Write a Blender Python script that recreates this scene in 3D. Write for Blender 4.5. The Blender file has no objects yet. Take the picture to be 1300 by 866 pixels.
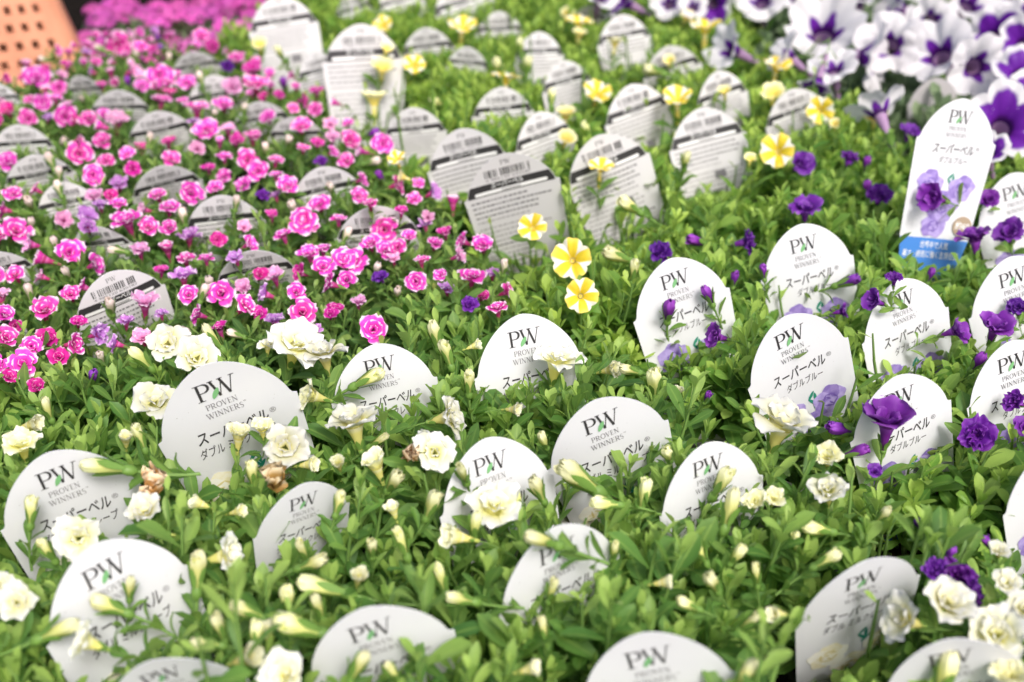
import bpy, math, random
import numpy as np
from mathutils import Matrix, Vector
rng = np.random.default_rng(11)
random.seed(11)
SC = bpy.context.scene
COL = SC.collection
R = math.radians

# ------------------------------------------------------------------ camera
F = 1400.0; PITCH = R(29.7); CAMZ = 0.57; FOCUS = 0.73
cam_d = bpy.data.cameras.new('camera'); cam = bpy.data.objects.new('camera', cam_d); COL.objects.link(cam)
cam.location = (0, 0, CAMZ); cam.rotation_euler = (R(90) - PITCH, 0, 0)
cam_d.sensor_width = 36; cam_d.lens = 36 * F / 1300
cam_d.clip_start = 0.02; cam_d.clip_end = 500
cam_d.dof.use_dof = True; cam_d.dof.focus_distance = FOCUS; cam_d.dof.aperture_fstop = 5.2
SC.camera = cam
FW = np.array([0, math.cos(PITCH), -math.sin(PITCH)]); UP = np.array([0, math.sin(PITCH), math.cos(PITCH)])
RT = np.array([1.0, 0, 0]); CP = np.array([0, 0, CAMZ])
def proj(p):
    q = np.asarray(p) - CP; d = q @ FW
    return 650 + F * (q @ RT) / d, 433 - F * (q @ UP) / d, d
def ray(x, y):
    return FW + (x - 650) / F * RT - (y - 433) / F * UP

# ------------------------------------------------------------------ materials
def new_mat(name):
    m = bpy.data.materials.new(name); m.use_nodes = True
    nt = m.node_tree; nt.nodes.clear()
    return m, nt
def N(nt, t, **kw):
    n = nt.nodes.new(t)
    for k, v in kw.items():
        if k.startswith('i_'):
            key = k[2:]; n.inputs[int(key) if key.isdigit() else key.replace('_', ' ')].default_value = v
        else: setattr(n, k, v)
    return n
def attr(nt, name): return N(nt, 'ShaderNodeAttribute', attribute_name=name).outputs['Fac']
def math_(nt, op, a, b=None, c=None, clamp=False):
    n = N(nt, 'ShaderNodeMath', operation=op, use_clamp=clamp)
    for i, v in enumerate((a, b, c)):
        if v is None: continue
        if isinstance(v, (int, float)): n.inputs[i].default_value = v
        else: nt.links.new(v, n.inputs[i])
    return n.outputs[0]
def ss(nt, v, lo, hi, a=0.0, b=1.0):
    n = N(nt, 'ShaderNodeMapRange', interpolation_type='SMOOTHSTEP')
    nt.links.new(v, n.inputs[0])
    for i, q in zip((1, 2, 3, 4), (lo, hi, a, b)): n.inputs[i].default_value = q
    return n.outputs[0]
def mixc(nt, fac, a, b):
    n = N(nt, 'ShaderNodeMix', data_type='RGBA')
    for sock, v in ((n.inputs[0], fac), (n.inputs[6], a), (n.inputs[7], b)):
        if isinstance(v, (int, float)): sock.default_value = v
        elif isinstance(v, tuple): sock.default_value = (*v, 1)
        else: nt.links.new(v, sock)
    return n.outputs[2]
def noise(nt, scale, detail=2.0, obj=True):
    tc = N(nt, 'ShaderNodeTexCoord'); n = N(nt, 'ShaderNodeTexNoise', i_Scale=scale, i_Detail=detail)
    nt.links.new(tc.outputs['Object'], n.inputs['Vector'])
    return n.outputs['Fac']
def finish(nt, color, rough=0.5, trans=0.0, tcolor=None, spec=0.5, bump=None, bstr=0.2, bdist=0.002):
    out = N(nt, 'ShaderNodeOutputMaterial')
    p = N(nt, 'ShaderNodeBsdfPrincipled'); p.inputs['Roughness'].default_value = rough
    p.inputs['Specular IOR Level'].default_value = spec
    if isinstance(color, tuple): p.inputs['Base Color'].default_value = (*color, 1)
    else: nt.links.new(color, p.inputs['Base Color'])
    if bump is not None:
        b = N(nt, 'ShaderNodeBump'); b.inputs['Strength'].default_value = bstr; b.inputs['Distance'].default_value = bdist
        nt.links.new(bump, b.inputs['Height']); nt.links.new(b.outputs[0], p.inputs['Normal'])
    s = p.outputs[0]
    if trans > 0:
        t = N(nt, 'ShaderNodeBsdfTranslucent'); tc = tcolor if tcolor is not None else color
        if isinstance(tc, tuple): t.inputs[0].default_value = (*tc, 1)
        else: nt.links.new(tc, t.inputs[0])
        mx = N(nt, 'ShaderNodeMixShader'); mx.inputs[0].default_value = trans
        nt.links.new(s, mx.inputs[1]); nt.links.new(t.outputs[0], mx.inputs[2]); s = mx.outputs[0]
    nt.links.new(s, out.inputs[0])
M = {}
def plain(name, col, rough=0.5, trans=0.0, spec=0.5):
    m, nt = new_mat(name); finish(nt, col, rough, trans, None, spec); M[name] = m; return m

def leaf_mat(name, dark, mid, young, trans=0.42):
    # rnd: each leaf's own tint, pv: along the leaf, pu: across it, age: 0 old leaf .. 1 newly opened tip leaf
    m, nt = new_mat(name)
    r, u, v, age = attr(nt, 'rnd'), attr(nt, 'pu'), attr(nt, 'pv'), attr(nt, 'age')
    c = mixc(nt, ss(nt, r, 0.0, 1.0), dark, mid)
    c = mixc(nt, ss(nt, age, 0.42, 1.0), c, young)
    c = mixc(nt, ss(nt, r, .945, .985, 0, .8), c, (.50, .46, .10))   # a few yellowed leaves
    rib = ss(nt, math_(nt, 'ABSOLUTE', u), 0.0, 0.2, 0.45, 0.0)
    c = mixc(nt, rib, c, young)
    nz = noise(nt, 160, 3)
    c = mixc(nt, math_(nt, 'MULTIPLY', nz, 0.35), c, dark)
    finish(nt, c, 0.5, trans, mixc(nt, 0.55, c, tuple(min(1, q * 1.5) for q in young)), 0.35, nz, 0.25, 0.001)
    M[name] = m
leaf_mat('leaf_cream', (.052, .142, .032), (.152, .312, .059), (.410, .575, .130))
leaf_mat('leaf_pink', (.046, .122, .030), (.122, .245, .055), (.325, .470, .115))
leaf_mat('leaf_yellow', (.062, .166, .028), (.188, .365, .050), (.450, .605, .106))
leaf_mat('leaf_purple', (.056, .156, .030), (.172, .350, .055), (.435, .600, .120))
leaf_mat('leaf_petunia', (.090, .150, .072), (.165, .240, .120), (.270, .360, .185))
plain('stem_green', (.16, .28, .065), .5, .1)
plain('calyx_green', (.17, .31, .06), .5, .25)
plain('bud_green', (.30, .40, .10), .5, .25)

def rimmed(name, core, body, rim, vein, lo=.80, hi=.95, trans=.35, hue=.012):
    m, nt = new_mat(name)
    u = math_(nt, 'ABSOLUTE', attr(nt, 'pu')); v = attr(nt, 'pv'); r = attr(nt, 'rnd')
    c = mixc(nt, ss(nt, v, .05, .55), core, body)
    st = N(nt, 'ShaderNodeTexWave', i_Scale=1.0, i_Distortion=2.0); comb = N(nt, 'ShaderNodeCombineXYZ')
    nt.links.new(math_(nt, 'MULTIPLY', attr(nt, 'pu'), 5.0), comb.inputs[0]); nt.links.new(math_(nt, 'MULTIPLY', v, .8), comb.inputs[1])
    nt.links.new(comb.outputs[0], st.inputs['Vector'])
    c = mixc(nt, math_(nt, 'MULTIPLY', st.outputs['Fac'], .35), c, vein)
    e = math_(nt, 'MAXIMUM', v, math_(nt, 'MULTIPLY', math_(nt, 'POWER', u, 3.0), math_(nt, 'ADD', math_(nt, 'MULTIPLY', v, .9), .12)))
    c = mixc(nt, ss(nt, e, lo, hi), c, rim)
    oi = N(nt, 'ShaderNodeObjectInfo')
    hs = N(nt, 'ShaderNodeHueSaturation'); nt.links.new(c, hs.inputs['Color'])
    nt.links.new(ss(nt, oi.outputs['Random'], 0, 1, .5 - hue, .5 + hue), hs.inputs['Hue'])
    nt.links.new(ss(nt, math_(nt, 'FRACT', math_(nt, 'MULTIPLY', oi.outputs['Random'], 7.3)), 0, 1, .85, 1.12), hs.inputs['Value'])
    finish(nt, hs.outputs[0], .5, trans, None, .25)
    M[name] = m
rimmed('petal_pink', (.50, .008, .25), (.78, .045, .48), (.95, .74, .88), (.84, .16, .56), .72, .90)
rimmed('petal_magenta', (.40, .008, .18), (.62, .018, .30), (.88, .48, .70), (.70, .05, .38), .80, .98)
rimmed('petal_lavender', (.35, .08, .42), (.56, .24, .62), (.78, .58, .80), (.45, .16, .52))
rimmed('petal_faded', (.60, .18, .42), (.82, .38, .64), (.90, .70, .82), (.72, .26, .55))
rimmed('petal_purple', (.05, .006, .14), (.125, .014, .28), (.25, .065, .44), (.075, .008, .19), .7, 1.02)
rimmed('petal_violet', (.09, .010, .18), (.18, .026, .34), (.31, .095, .50), (.125, .016, .26), .6, 1.02)
rimmed('petal_cream', (.80, .76, .26), (.75, .745, .58), (.765, .765, .72), (.74, .735, .50), .5, .9, .3, .003)
rimmed('petal_ivory', (.80, .77, .24), (.81, .80, .46), (.83, .83, .63), (.79, .78, .38), .5, .95, .3, .003)
rimmed('bud_cream', (.36, .50, .10), (.78, .78, .28), (.85, .85, .52), (.66, .70, .26), .55, .95, .3, .004)
rimmed('bud_violet', (.10, .06, .12), (.17, .025, .30), (.28, .06, .44), (.09, .01, .18), .6, 1., .2)
rimmed('bud_pale', (.42, .46, .18), (.66, .60, .42), (.80, .66, .62), (.55, .50, .30), .55, .95, .2)
rimmed('petal_brown', (.34, .17, .05), (.46, .25, .08), (.74, .60, .40), (.24, .11, .03), .6, 1., .15)
rimmed('tube_cream', (.44, .53, .12), (.82, .76, .26), (.87, .84, .55), (.80, .74, .22), .75, 1.0, .35, .004)
rimmed('tube_pink', (.30, .16, .10), (.52, .05, .22), (.72, .16, .45), (.40, .03, .16), .7, 1.0, .3)
rimmed('tube_purple', (.14, .07, .12), (.20, .03, .32), (.30, .07, .50), (.12, .01, .20), .7, 1.0, .3)

def star_mat():
    m, nt = new_mat('petal_yellow_star')
    u = attr(nt, 'pu'); v = attr(nt, 'pv')
    half = ss(nt, v, .45, 1.0, .95, .48)
    k = math_(nt, 'SUBTRACT', u, half)
    c = mixc(nt, ss(nt, k, -.08, .10), (.90, .68, .05), (.90, .89, .84))
    c = mixc(nt, ss(nt, v, .28, .42), (.86, .66, .08), c)
    c = mixc(nt, ss(nt, v, .80, 1.05, 0, .35), c, (.92, .82, .35))
    finish(nt, c, .5, .35, None, .25); M['petal_yellow_star'] = m
star_mat()
rimmed('petal_yellow', (.74, .56, .06), (.90, .76, .22), (.92, .88, .55), (.88, .68, .12), .6, 1.0, .35, .004)
def petunia_mat(name, edge, wob):
    m, nt = new_mat(name)
    u = attr(nt, 'pu'); v = attr(nt, 'pv')
    lim = math_(nt, 'ADD', math_(nt, 'MULTIPLY', math_(nt, 'SUBTRACT', 1.0, u), wob), edge)
    nz = noise(nt, 3.0, 3)
    k = math_(nt, 'SUBTRACT', math_(nt, 'ADD', v, math_(nt, 'MULTIPLY', nz, .22)), math_(nt, 'ADD', lim, .11))
    vor = N(nt, 'ShaderNodeTexVoronoi', i_Scale=7.0); tc = N(nt, 'ShaderNodeTexCoord'); nt.links.new(tc.outputs['Object'], vor.inputs['Vector'])
    spot = ss(nt, vor.outputs['Distance'], .05, .12, .8, 0.0)
    pc = mixc(nt, ss(nt, v, .25, .42), (.045, .006, .09), (.13, .014, .30))
    pc = mixc(nt, math_(nt, 'MULTIPLY', spot, ss(nt, v, .45, .6)), pc, (.75, .65, .85))
    c = mixc(nt, ss(nt, k, -.04, .07), pc, (.70, .685, .70))
    finish(nt, c, .5, .3, None, .25); M[name] = m
petunia_mat('petunia_white', .34, .22)
petunia_mat('petunia_purple', .74, .10)
plain('petunia_tube', (.36, .22, .38), .5, .2)
rimmed('petal_verbena', (.45, .03, .30), (.72, .10, .50), (.84, .30, .66), (.75, .14, .55), .6, 1.05)

def card_mat(name, col, trans, col2):
    m, nt = new_mat(name)
    nz = noise(nt, 40, 3)
    c = mixc(nt, math_(nt, 'MULTIPLY', ss(nt, nz, .35, .75), .25), col, col2)
    sp = noise(nt, 900, 2); big = noise(nt, 70, 2)
    dirt = math_(nt, 'MULTIPLY', ss(nt, sp, .70, .76), ss(nt, big, .52, .62))
    c = mixc(nt, math_(nt, 'MULTIPLY', dirt, .55), c, (.16, .12, .08))
    finish(nt, c, .36, trans, None, .4, noise(nt, 120, 2), .06, .001); M[name] = m
card_mat('card_white', (.70, .708, .735), .12, (.665, .675, .70))
card_mat('card_grey', (.64, .63, .64), .10, (.60, .59, .60))
card_mat('card_pinkish', (.76, .735, .765), .12, (.72, .70, .725))
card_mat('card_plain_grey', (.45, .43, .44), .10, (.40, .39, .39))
plain('ink_dark', (.035, .033, .036), .4); plain('ink_grey', (.16, .155, .165), .45)
plain('ink_light', (.36, .35, .36), .45); plain('ink_leaf', (.17, .40, .17), .45)
plain('ink_teal', (.02, .22, .15), .45); plain('ink_blue', (.055, .20, .56), .4)
plain('ink_white', (.80, .80, .80), .4); plain('ink_tan', (.34, .26, .18), .45); plain('ink_pale', (.72, .71, .70), .45)
def printed_flower(name, a, b):
    m, nt = new_mat(name); nz = noise(nt, 260, 3)
    finish(nt, mixc(nt, ss(nt, nz, .35, .65), a, b), .4); M[name] = m
printed_flower('ink_lav_dark', (.14, .08, .34), (.20, .13, .44)); printed_flower('ink_lav', (.21, .145, .42), (.30, .22, .52)); printed_flower('ink_lav_light', (.31, .24, .54), (.42, .34, .64))
printed_flower('ink_cream', (.80, .74, .50), (.86, .82, .68)); printed_flower('ink_cream_light', (.86, .83, .72), (.88, .87, .80)); printed_flower('ink_cream_dark', (.66, .56, .24), (.74, .66, .36))

plain('pot_dark', (.035, .034, .034), .45); plain('pot_white', (.66, .66, .65), .45)
m, nt = new_mat('soil'); nz = noise(nt, 160, 5); finish(nt, mixc(nt, nz, (.012, .008, .005), (.07, .045, .028)), .95, 0, None, .1, nz, 1.0, .004); M['soil'] = m
m, nt = new_mat('ground'); nz = noise(nt, 30, 6); finish(nt, mixc(nt, nz, (.006, .005, .0045), (.018, .015, .013)), .95, 0, None, 0.0, nz, .6, .01); M['ground'] = m  # base colour lowered to near black, standing in for shade behind the basket
m, nt = new_mat('basket'); nz = noise(nt, 25, 4); finish(nt, mixc(nt, ss(nt, nz, .3, .7), (.62, .255, .145), (.70, .31, .18)), .42, .12, None, .4, nz, .05, .002); M['basket'] = m

# ------------------------------------------------------------------ mesh helpers
class MB:
    """collects vertices, faces, material slots and four point attributes"""
    def __init__(s): s.v = []; s.q = []; s.mi = []; s.at = {k: [] for k in ('pu', 'pv', 'rnd', 'age')}; s.n = 0; s.mats = []
    def slot(s, name):
        if name not in s.mats: s.mats.append(name)
        return s.mats.index(name)
    def add(s, v, faces, mat, pu=0., pv=0., rnd=0.5, age=0.):
        v = np.asarray(v, float).reshape(-1, 3); k = len(v); f = np.asarray(faces) + s.n
        s.v.append(v); s.q.append(f); s.mi.append(np.full(len(f), s.slot(mat)))
        for nm, a in (('pu', pu), ('pv', pv), ('rnd', rnd), ('age', age)):
            s.at[nm].append(np.broadcast_to(np.asarray(a, float).ravel() if np.ndim(a) else a, (k,)))
        s.n += k
    def mesh(s, name, smooth=True, attrs=True):
        me = bpy.data.meshes.new(name)
        V = np.concatenate(s.v); me.vertices.add(len(V)); me.vertices.foreach_set('co', V.ravel().astype(np.float32))
        cnt = np.concatenate([np.full(len(f), f.shape[1]) for f in s.q]); idx = np.concatenate([f.ravel() for f in s.q])
        me.loops.add(len(idx)); me.loops.foreach_set('vertex_index', idx.astype(np.int32))
        me.polygons.add(len(cnt)); st = np.concatenate([[0], np.cumsum(cnt)[:-1]])
        me.polygons.foreach_set('loop_start', st.astype(np.int32))
        me.polygons.foreach_set('material_index', np.concatenate(s.mi).astype(np.int32))
        me.polygons.foreach_set('use_smooth', np.full(len(cnt), smooth))
        if attrs:
            for nm, a in s.at.items():
                at = me.attributes.new(nm, 'FLOAT', 'POINT'); at.data.foreach_set('value', np.concatenate(a).astype(np.float32))
        for mt in s.mats: me.materials.append(M[mt])
        me.update(calc_edges=True); me.validate()
        return me
def grid_faces(nr, nc, wrap=False, off=0):
    i, j = np.meshgrid(np.arange(nr - 1), np.arange(nc if wrap else nc - 1), indexing='ij')
    j2 = (j + 1) % nc
    return np.stack([i * nc + j, i * nc + j2, (i + 1) * nc + j2, (i + 1) * nc + j], -1).reshape(-1, 4) + off
def obj(name, me, parent=None):
    o = bpy.data.objects.new(name, me); COL.objects.link(o)
    if parent is not None: o.parent = parent
    return o
def tag(o, label=None, cat=None, group=None, kind=None):
    for k, v in (('label', label), ('category', cat), ('group', group), ('kind', kind)):
        if v: o[k] = v
    return o

# ------------------------------------------------------------------ flower templates (limb radius 1, axis +Z, limb centre at the origin)
def petal(mb, mat, az, L, Wd, e0, e1, r0=0., z0=0., cup=.15, ruf=.06, ph=0., nu=9, nv=8, notch=.08, tilt=0., sq=.16):
    v = np.linspace(0, 1, nv)[:, None]; u = np.linspace(-1, 1, nu)[None, :]
    el = e0 + (e1 - e0) * np.linspace(0, 1, 40); dr = np.cumsum(np.cos(el)) / 40 * L; dz = np.cumsum(np.sin(el)) / 40 * L
    ve = np.clip(v * (1 - notch * np.exp(-(u / .3) ** 2)) * (1 - sq * u ** 2 * v), 0, 1)
    ti = ve * 39
    r = r0 + np.interp(ti, np.arange(40), dr); z = z0 + np.interp(ti, np.arange(40), dz); e = np.interp(ti, np.arange(40), el)
    w = Wd * np.where(v < .62, np.sin(np.pi / 2 * np.clip(v / .62, 0, 1)) ** .75 * .97 + .03, np.sqrt(np.clip(1 - ((v - .62) / .46) ** 2, .05, 1)))
    off = cup * u ** 2 * w + ruf * v ** 1.5 * (np.sin(3.1 * np.pi * u / 2 + ph) + .5 * np.sin(5.7 * u + 2 * ph)) * L
    r = r - np.sin(e) * off; z = z + np.cos(e) * off; x = u * w + tilt * v * w
    ca, sa = math.cos(az), math.sin(az)
    P = np.stack([r * ca - x * sa, r * sa + x * ca, z + 0 * x], -1)
    mb.add(P, grid_faces(nv, nu), mat, np.broadcast_to(u, (nv, nu)), np.broadcast_to(v, (nv, nu)))
def trumpet(mb, mat, tube_len, rb, rt, e1, limb, nth=50, nt=9, lobes=5, lobe_d=.12, ruf=.04, ph=0., tube_mat=None, seed=0, split=.45, fold=0., droop=0.):
    rg = np.random.default_rng(seed)
    th = np.linspace(0, 2 * np.pi, nth, endpoint=False)[None, :]
    uu = np.abs(((th * lobes / (2 * np.pi)) % 1) * 2 - 1)
    lob = 1 - lobe_d * uu ** 3 - .04 * np.exp(-(uu / .22) ** 2)
    nt1 = 6
    s = np.linspace(0, 1, nt1)[:, None]
    r1 = rb + (rt - rb) * (.25 * s + .75 * s ** 2.2) + 0 * th; z1 = -tube_len * (1 - s) + 0 * th
    v1 = split * s + 0 * th
    q = np.linspace(0, 1, nt)[1:, None]
    el = np.linspace(R(72), e1, 60); cr = np.cumsum(np.cos(el)) / 60 * limb; cz = np.cumsum(np.sin(el)) / 60 * limb
    qi = q * lob * 59
    r2 = rt + np.interp(qi, np.arange(60), cr); z2 = np.interp(qi, np.arange(60), cz)
    a1, a2, a3 = rg.uniform(0, 6.28, 3)
    z2 = z2 + ruf * q ** 1.6 * (np.sin(2 * th + a1) + .8 * np.sin(5 * th + a2) + .6 * np.sin(11 * th + a3))
    z2 = z2 + fold * q * (.5 - uu ** 2) + droop * q ** 2 * np.sin(th + a3)
    v2 = split + (1 - split) * q + 0 * th
    P1 = np.stack([r1 * np.cos(th), r1 * np.sin(th), z1], -1); P2 = np.stack([r2 * np.cos(th), r2 * np.sin(th), z2], -1)
    U = np.broadcast_to(uu, (nt1, nth))
    if tube_mat:
        mb.add(P1, grid_faces(nt1, nth, True), tube_mat, U, s * np.ones((1, nth)))
        P2 = np.concatenate([P1[-1:], P2]); v2 = np.concatenate([np.full((1, nth), split), v2])
        mb.add(P2, grid_faces(nt, nth, True), mat, np.broadcast_to(uu, (nt, nth)), v2)
    else:
        P = np.concatenate([P1, P2]); mb.add(P, grid_faces(len(P), nth, True), mat, np.broadcast_to(uu, (len(P), nth)), np.concatenate([v1, v2]))
def tubeline(mb, mat, pts, rad, n=6, rnd=.5, pv=None):
    pts = np.asarray(pts, float); k = len(pts); rad = np.broadcast_to(rad, (k,))
    t = np.gradient(pts, axis=0); t /= np.linalg.norm(t, axis=1)[:, None] + 1e-9
    ref = np.where(np.abs(t[:, :1]) > .8, np.array([[0, 1., 0]]), np.array([[1., 0, 0]]))
    a = np.cross(t, ref); a /= np.linalg.norm(a, axis=1)[:, None] + 1e-9; b = np.cross(t, a)
    th = np.linspace(0, 2 * np.pi, n, endpoint=False)
    P = pts[:, None] + rad[:, None, None] * (np.cos(th)[None, :, None] * a[:, None] + np.sin(th)[None, :, None] * b[:, None])
    mb.add(P, grid_faces(k, n, True), mat, 0., np.broadcast_to(np.linspace(0, 1, k)[:, None], (k, n)), rnd)
def calyx_mesh(z0, rad, slen, ped, seed, mat='calyx_green', leaves=4, leaf=.8):
    rg = np.random.default_rng(seed); mb = MB()
    for i in range(5):
        az = 2 * np.pi * i / 5 + rg.uniform(-.2, .2)
        petal(mb, mat, az, slen * rg.uniform(.85, 1.1), slen * .15, R(74), R(rg.uniform(50, 78)), rad * .8, z0, .25, .02, 0., 3, 5, 0.)
    th = np.linspace(0, 2 * np.pi, 9)[:-1]
    s = np.linspace(-1, 1, 5)[:, None]
    rr = rad * 1.15 * np.sqrt(np.clip(1 - s ** 2, .04, 1)); P = np.stack([rr * np.cos(th), rr * np.sin(th), z0 + rad * 1.2 * s + 0 * th], -1)
    mb.add(P, grid_faces(5, 8, True), mat)
    a = rg.uniform(0, 6.28); t = np.linspace(0, 1, 6)[:, None]
    tubeline(mb, 'stem_green', np.concatenate([np.cos(a) * ped * .22 * t ** 2, np.sin(a) * ped * .22 * t ** 2, z0 - rad - ped * t], 1), rad * .38, 6)
    for i in range(leaves):
        q = .25 + .7 * i / max(leaves - 1, 1); az = a + 2.4 * i; cx, cy = np.cos(a) * ped * .22 * q * q, np.sin(a) * ped * .22 * q * q
        sub = MB(); petal(sub, 'leaf_cream', az, leaf * rg.uniform(.7, 1.15), leaf * .17, R(rg.uniform(38, 66)), R(rg.uniform(0, 35)), rad * .2, z0 - rad - ped * q, .3, .02, 0., 5, 6, 0.)
        mb.add(np.concatenate(sub.v) + [cx, cy, 0], np.concatenate(sub.q), 'leaf_cream', np.concatenate(sub.at['pu']), np.concatenate(sub.at['pv']), rg.uniform(.2, .9), rg.uniform(.2, .8))
    return mb.mesh('stem')
def double_flower(pm, tm, seed, layers, tube=1.0, rt=.27, sq=.2):
    rg = np.random.default_rng(seed); mb = MB()
    trumpet(mb, tm, tube, .09, rt, R(34), .16, 24, 4, tube_mat=tm, seed=seed)
    for (n, L, Wd, e0, e1, r0, z0, ruf) in layers:
        a0 = rg.uniform(0, 6.28)
        for i in range(n):
            petal(mb, pm, a0 + 2 * np.pi * i / n + rg.uniform(-.18, .18), L * rg.uniform(.82, 1.12), Wd * rg.uniform(.85, 1.15), R(e0 + rg.uniform(-16, 16)), R(e1 + rg.uniform(-30, 30)),
                  r0, z0 + rg.uniform(-.03, .05), rg.uniform(.08, .28), ruf, rg.uniform(0, 6.28), tilt=rg.uniform(-.2, .2), sq=sq)
    return mb.mesh('flower')
def bud_mesh(mat, seed, fat=.23):
    rg = np.random.default_rng(seed); mb = MB(); nth, nt = 20, 11
    th = np.linspace(0, 2 * np.pi, nth, endpoint=False)[None, :]; s = np.linspace(0, 1, nt)[:, None]
    q = np.clip(s / .78, 0, 1); prof = fat * (.42 + .68 * q * q * (3 - 2 * q)) * np.where(s > .80, np.sqrt(np.clip(1 - ((s - .80) / .21) ** 2, .03, 1)), 1)
    tw = s * rg.uniform(.5, 1.3)
    rr = prof * (1 + .17 * s * np.cos(5 * (th + tw)))
    x = rr * np.cos(th) + rg.uniform(-.1, .1) * s ** 2; y = rr * np.sin(th) + rg.uniform(-.1, .1) * s ** 2
    zz = s - .5 + .05 * s ** 4 * np.cos(5 * (th + tw) + 1)
    P = np.stack([x, y, zz], -1)
    mb.add(P, grid_faces(nt, nth, True), mat, np.abs(np.sin(2.5 * (th + tw))) * np.ones((nt, nth)), s * np.ones((1, nth)))
    if seed % 3:
        for i in range(5):
            petal(mb, mat, rg.uniform(0, 6.28), .32, .15, R(86), R(rg.uniform(50, 95)), fat * .62, .20, .2, .12, rg.uniform(0, 6), 5, 5)
    return mb.mesh('bud')
def withered_mesh(seed):
    rg = np.random.default_rng(seed); mb = MB()
    for i in range(14):
        petal(mb, 'petal_brown', rg.uniform(0, 6.28), rg.uniform(.5, .9), rg.uniform(.2, .35), R(rg.uniform(20, 90)), R(rg.uniform(60, 190)), .1, rg.uniform(-.2, .3), .5, .22, rg.uniform(0, 6), 7, 7)
    return mb.mesh('withered_flower')

T = {}   # kind -> list of (flower mesh, calyx mesh)
cal_s = [calyx_mesh(-1.0, .10, .60, 1.7, s, leaves=4, leaf=1.5) for s in range(4)]
def T_(key, pm, tm, s0, n, layers, *a): T[key] = [(double_flower(pm, tm, s0 + s, layers, *a), cal_s[s % 4]) for s in range(n)]
T_('K', 'petal_pink', 'tube_pink', 20, 9, [(5, .82, .40, 44, -4, .20, 0, .09), (5, .55, .33, 58, 20, .15, .04, .10), (3, .34, .20, 68, 52, .06, .05, .10)])
T_('D', 'petal_magenta', 'tube_pink', 30, 5, [(5, .84, .42, 54, 12, .18, 0, .09), (5, .55, .32, 64, 34, .12, .05, .11), (3, .34, .20, 72, 60, .05, .06, .10)])
T_('L', 'petal_lavender', 'tube_pink', 40, 4, [(5, .9, .36, 60, 4, .18, 0, .14), (4, .6, .28, 70, 40, .10, .05, .15)])
T_('F', 'petal_faded', 'tube_pink', 45, 4, [(5, .88, .40, 56, 4, .18, 0, .11), (4, .56, .30, 64, 32, .12, .05, .12)])
T_('P', 'petal_purple', 'tube_purple', 50, 5, [(6, .84, .40, 50, -6, .18, 0, .14), (6, .62, .34, 62, 30, .12, .06, .16), (5, .42, .28, 72, 62, .06, .08, .15)])
T_('Q', 'petal_violet', 'tube_purple', 60, 5, [(5, .94, .56, 62, 0, .2, 0, .09), (5, .56, .34, 70, 40, .12, .05, .11)])
T_('C', 'petal_cream', 'tube_cream', 70, 8, [(5, .92, .50, 54, -4, .24, 0, .08), (4, .60, .38, 62, 22, .16, .04, .11), (3, .36, .24, 68, 50, .07, .06, .12)], 1.05, .33, .26)
T_('I', 'petal_ivory', 'tube_cream', 80, 5, [(5, .88, .44, 60, 10, .22, 0, .09), (4, .58, .34, 66, 36, .14, .04, .12), (2, .36, .24, 70, 58, .06, .06, .12)], 1.05, .32, .28)
def half(pm, tm, seed):
    rg = np.random.default_rng(seed); mb = MB()
    trumpet(mb, tm, 1.15, .10, .30, R(60), .3, 24, 4, tube_mat=tm, seed=seed)
    for lay in range(2):
        for i in range(5):
            petal(mb, pm, 2 * np.pi * (i + .5 * lay) / 5 + rg.uniform(-.15, .15), rg.uniform(.8, 1.0) * (1 - .18 * lay), .42, R(74 + 5 * lay), R(rg.uniform(34, 62) + 10 * lay), .24 - .08 * lay, .02, .3, .07, rg.uniform(0, 6))
    return mb.mesh('flower')
T['H'] = [(half('petal_ivory', 'tube_cream', 90 + s), cal_s[s % 4]) for s in range(4)]
T['h'] = [(half('petal_violet', 'tube_purple', 96 + s), cal_s[s % 4]) for s in range(3)]
T['k'] = [(half('petal_pink', 'tube_pink', 99 + s), cal_s[s % 4]) for s in range(3)]
def single(pm, tm, seed, e1, limb=.86, lobe_d=.12, ruf=.035, tube=1.1, split=.3, fold=.0, droop=0., rt=.20):
    mb = MB(); trumpet(mb, pm, tube, .10, rt, R(e1), limb, 60, 11, 5, lobe_d, ruf, tube_mat=tm, seed=seed, split=split, fold=fold, droop=droop)
    if 'yellow' in pm:
        for i in range(5): petal(mb, 'petal_yellow', 2 * np.pi * i / 5 + .3, .13, .07, R(25), R(60), .0, -.09, .2, .05, i, 5, 5, 0.)
    return mb.mesh('flower')
T['Y'] = [(single('petal_yellow_star', 'petal_yellow', s, -2 + 6 * (s % 3), .92, .16, .06, fold=.06, droop=.06, rt=.12), cal_s[s % 4]) for s in range(6)]
T['Z'] = [(single('petal_yellow', 'tube_cream', 5 + s, 30, .95), cal_s[s % 4]) for s in range(3)]
cal_p = [calyx_mesh(-.95, .09, .42, .9, 10 + s, leaves=3, leaf=.8) for s in range(3)]
T['W'] = [(single('petunia_white', 'petunia_tube', 10 + s, -6 + 9 * (s % 3), 1.0, .22, .085, 1.15, .2, .11, .12), cal_p[s % 3]) for s in range(7)]
T['X'] = [(single('petunia_purple', 'petunia_tube', 20 + s, -6 + 9 * (s % 3), 1.0, .22, .085, 1.15, .2, .11, .12), cal_p[s % 3]) for s in range(5)]
cal_b = [calyx_mesh(-.46, .17, .80, 1.3, 20 + s, leaves=7, leaf=1.05) for s in range(3)]
T['B'] = [(bud_mesh('bud_cream', s, .20 + .03 * (s % 3)), cal_b[s % 3]) for s in range(6)]
T['V'] = [(bud_mesh('bud_violet', 10 + s, .24), cal_b[s % 3]) for s in range(4)]
T['S'] = [(bud_mesh('bud_pale', 20 + s, .23), cal_b[s % 3]) for s in range(4)]
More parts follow.
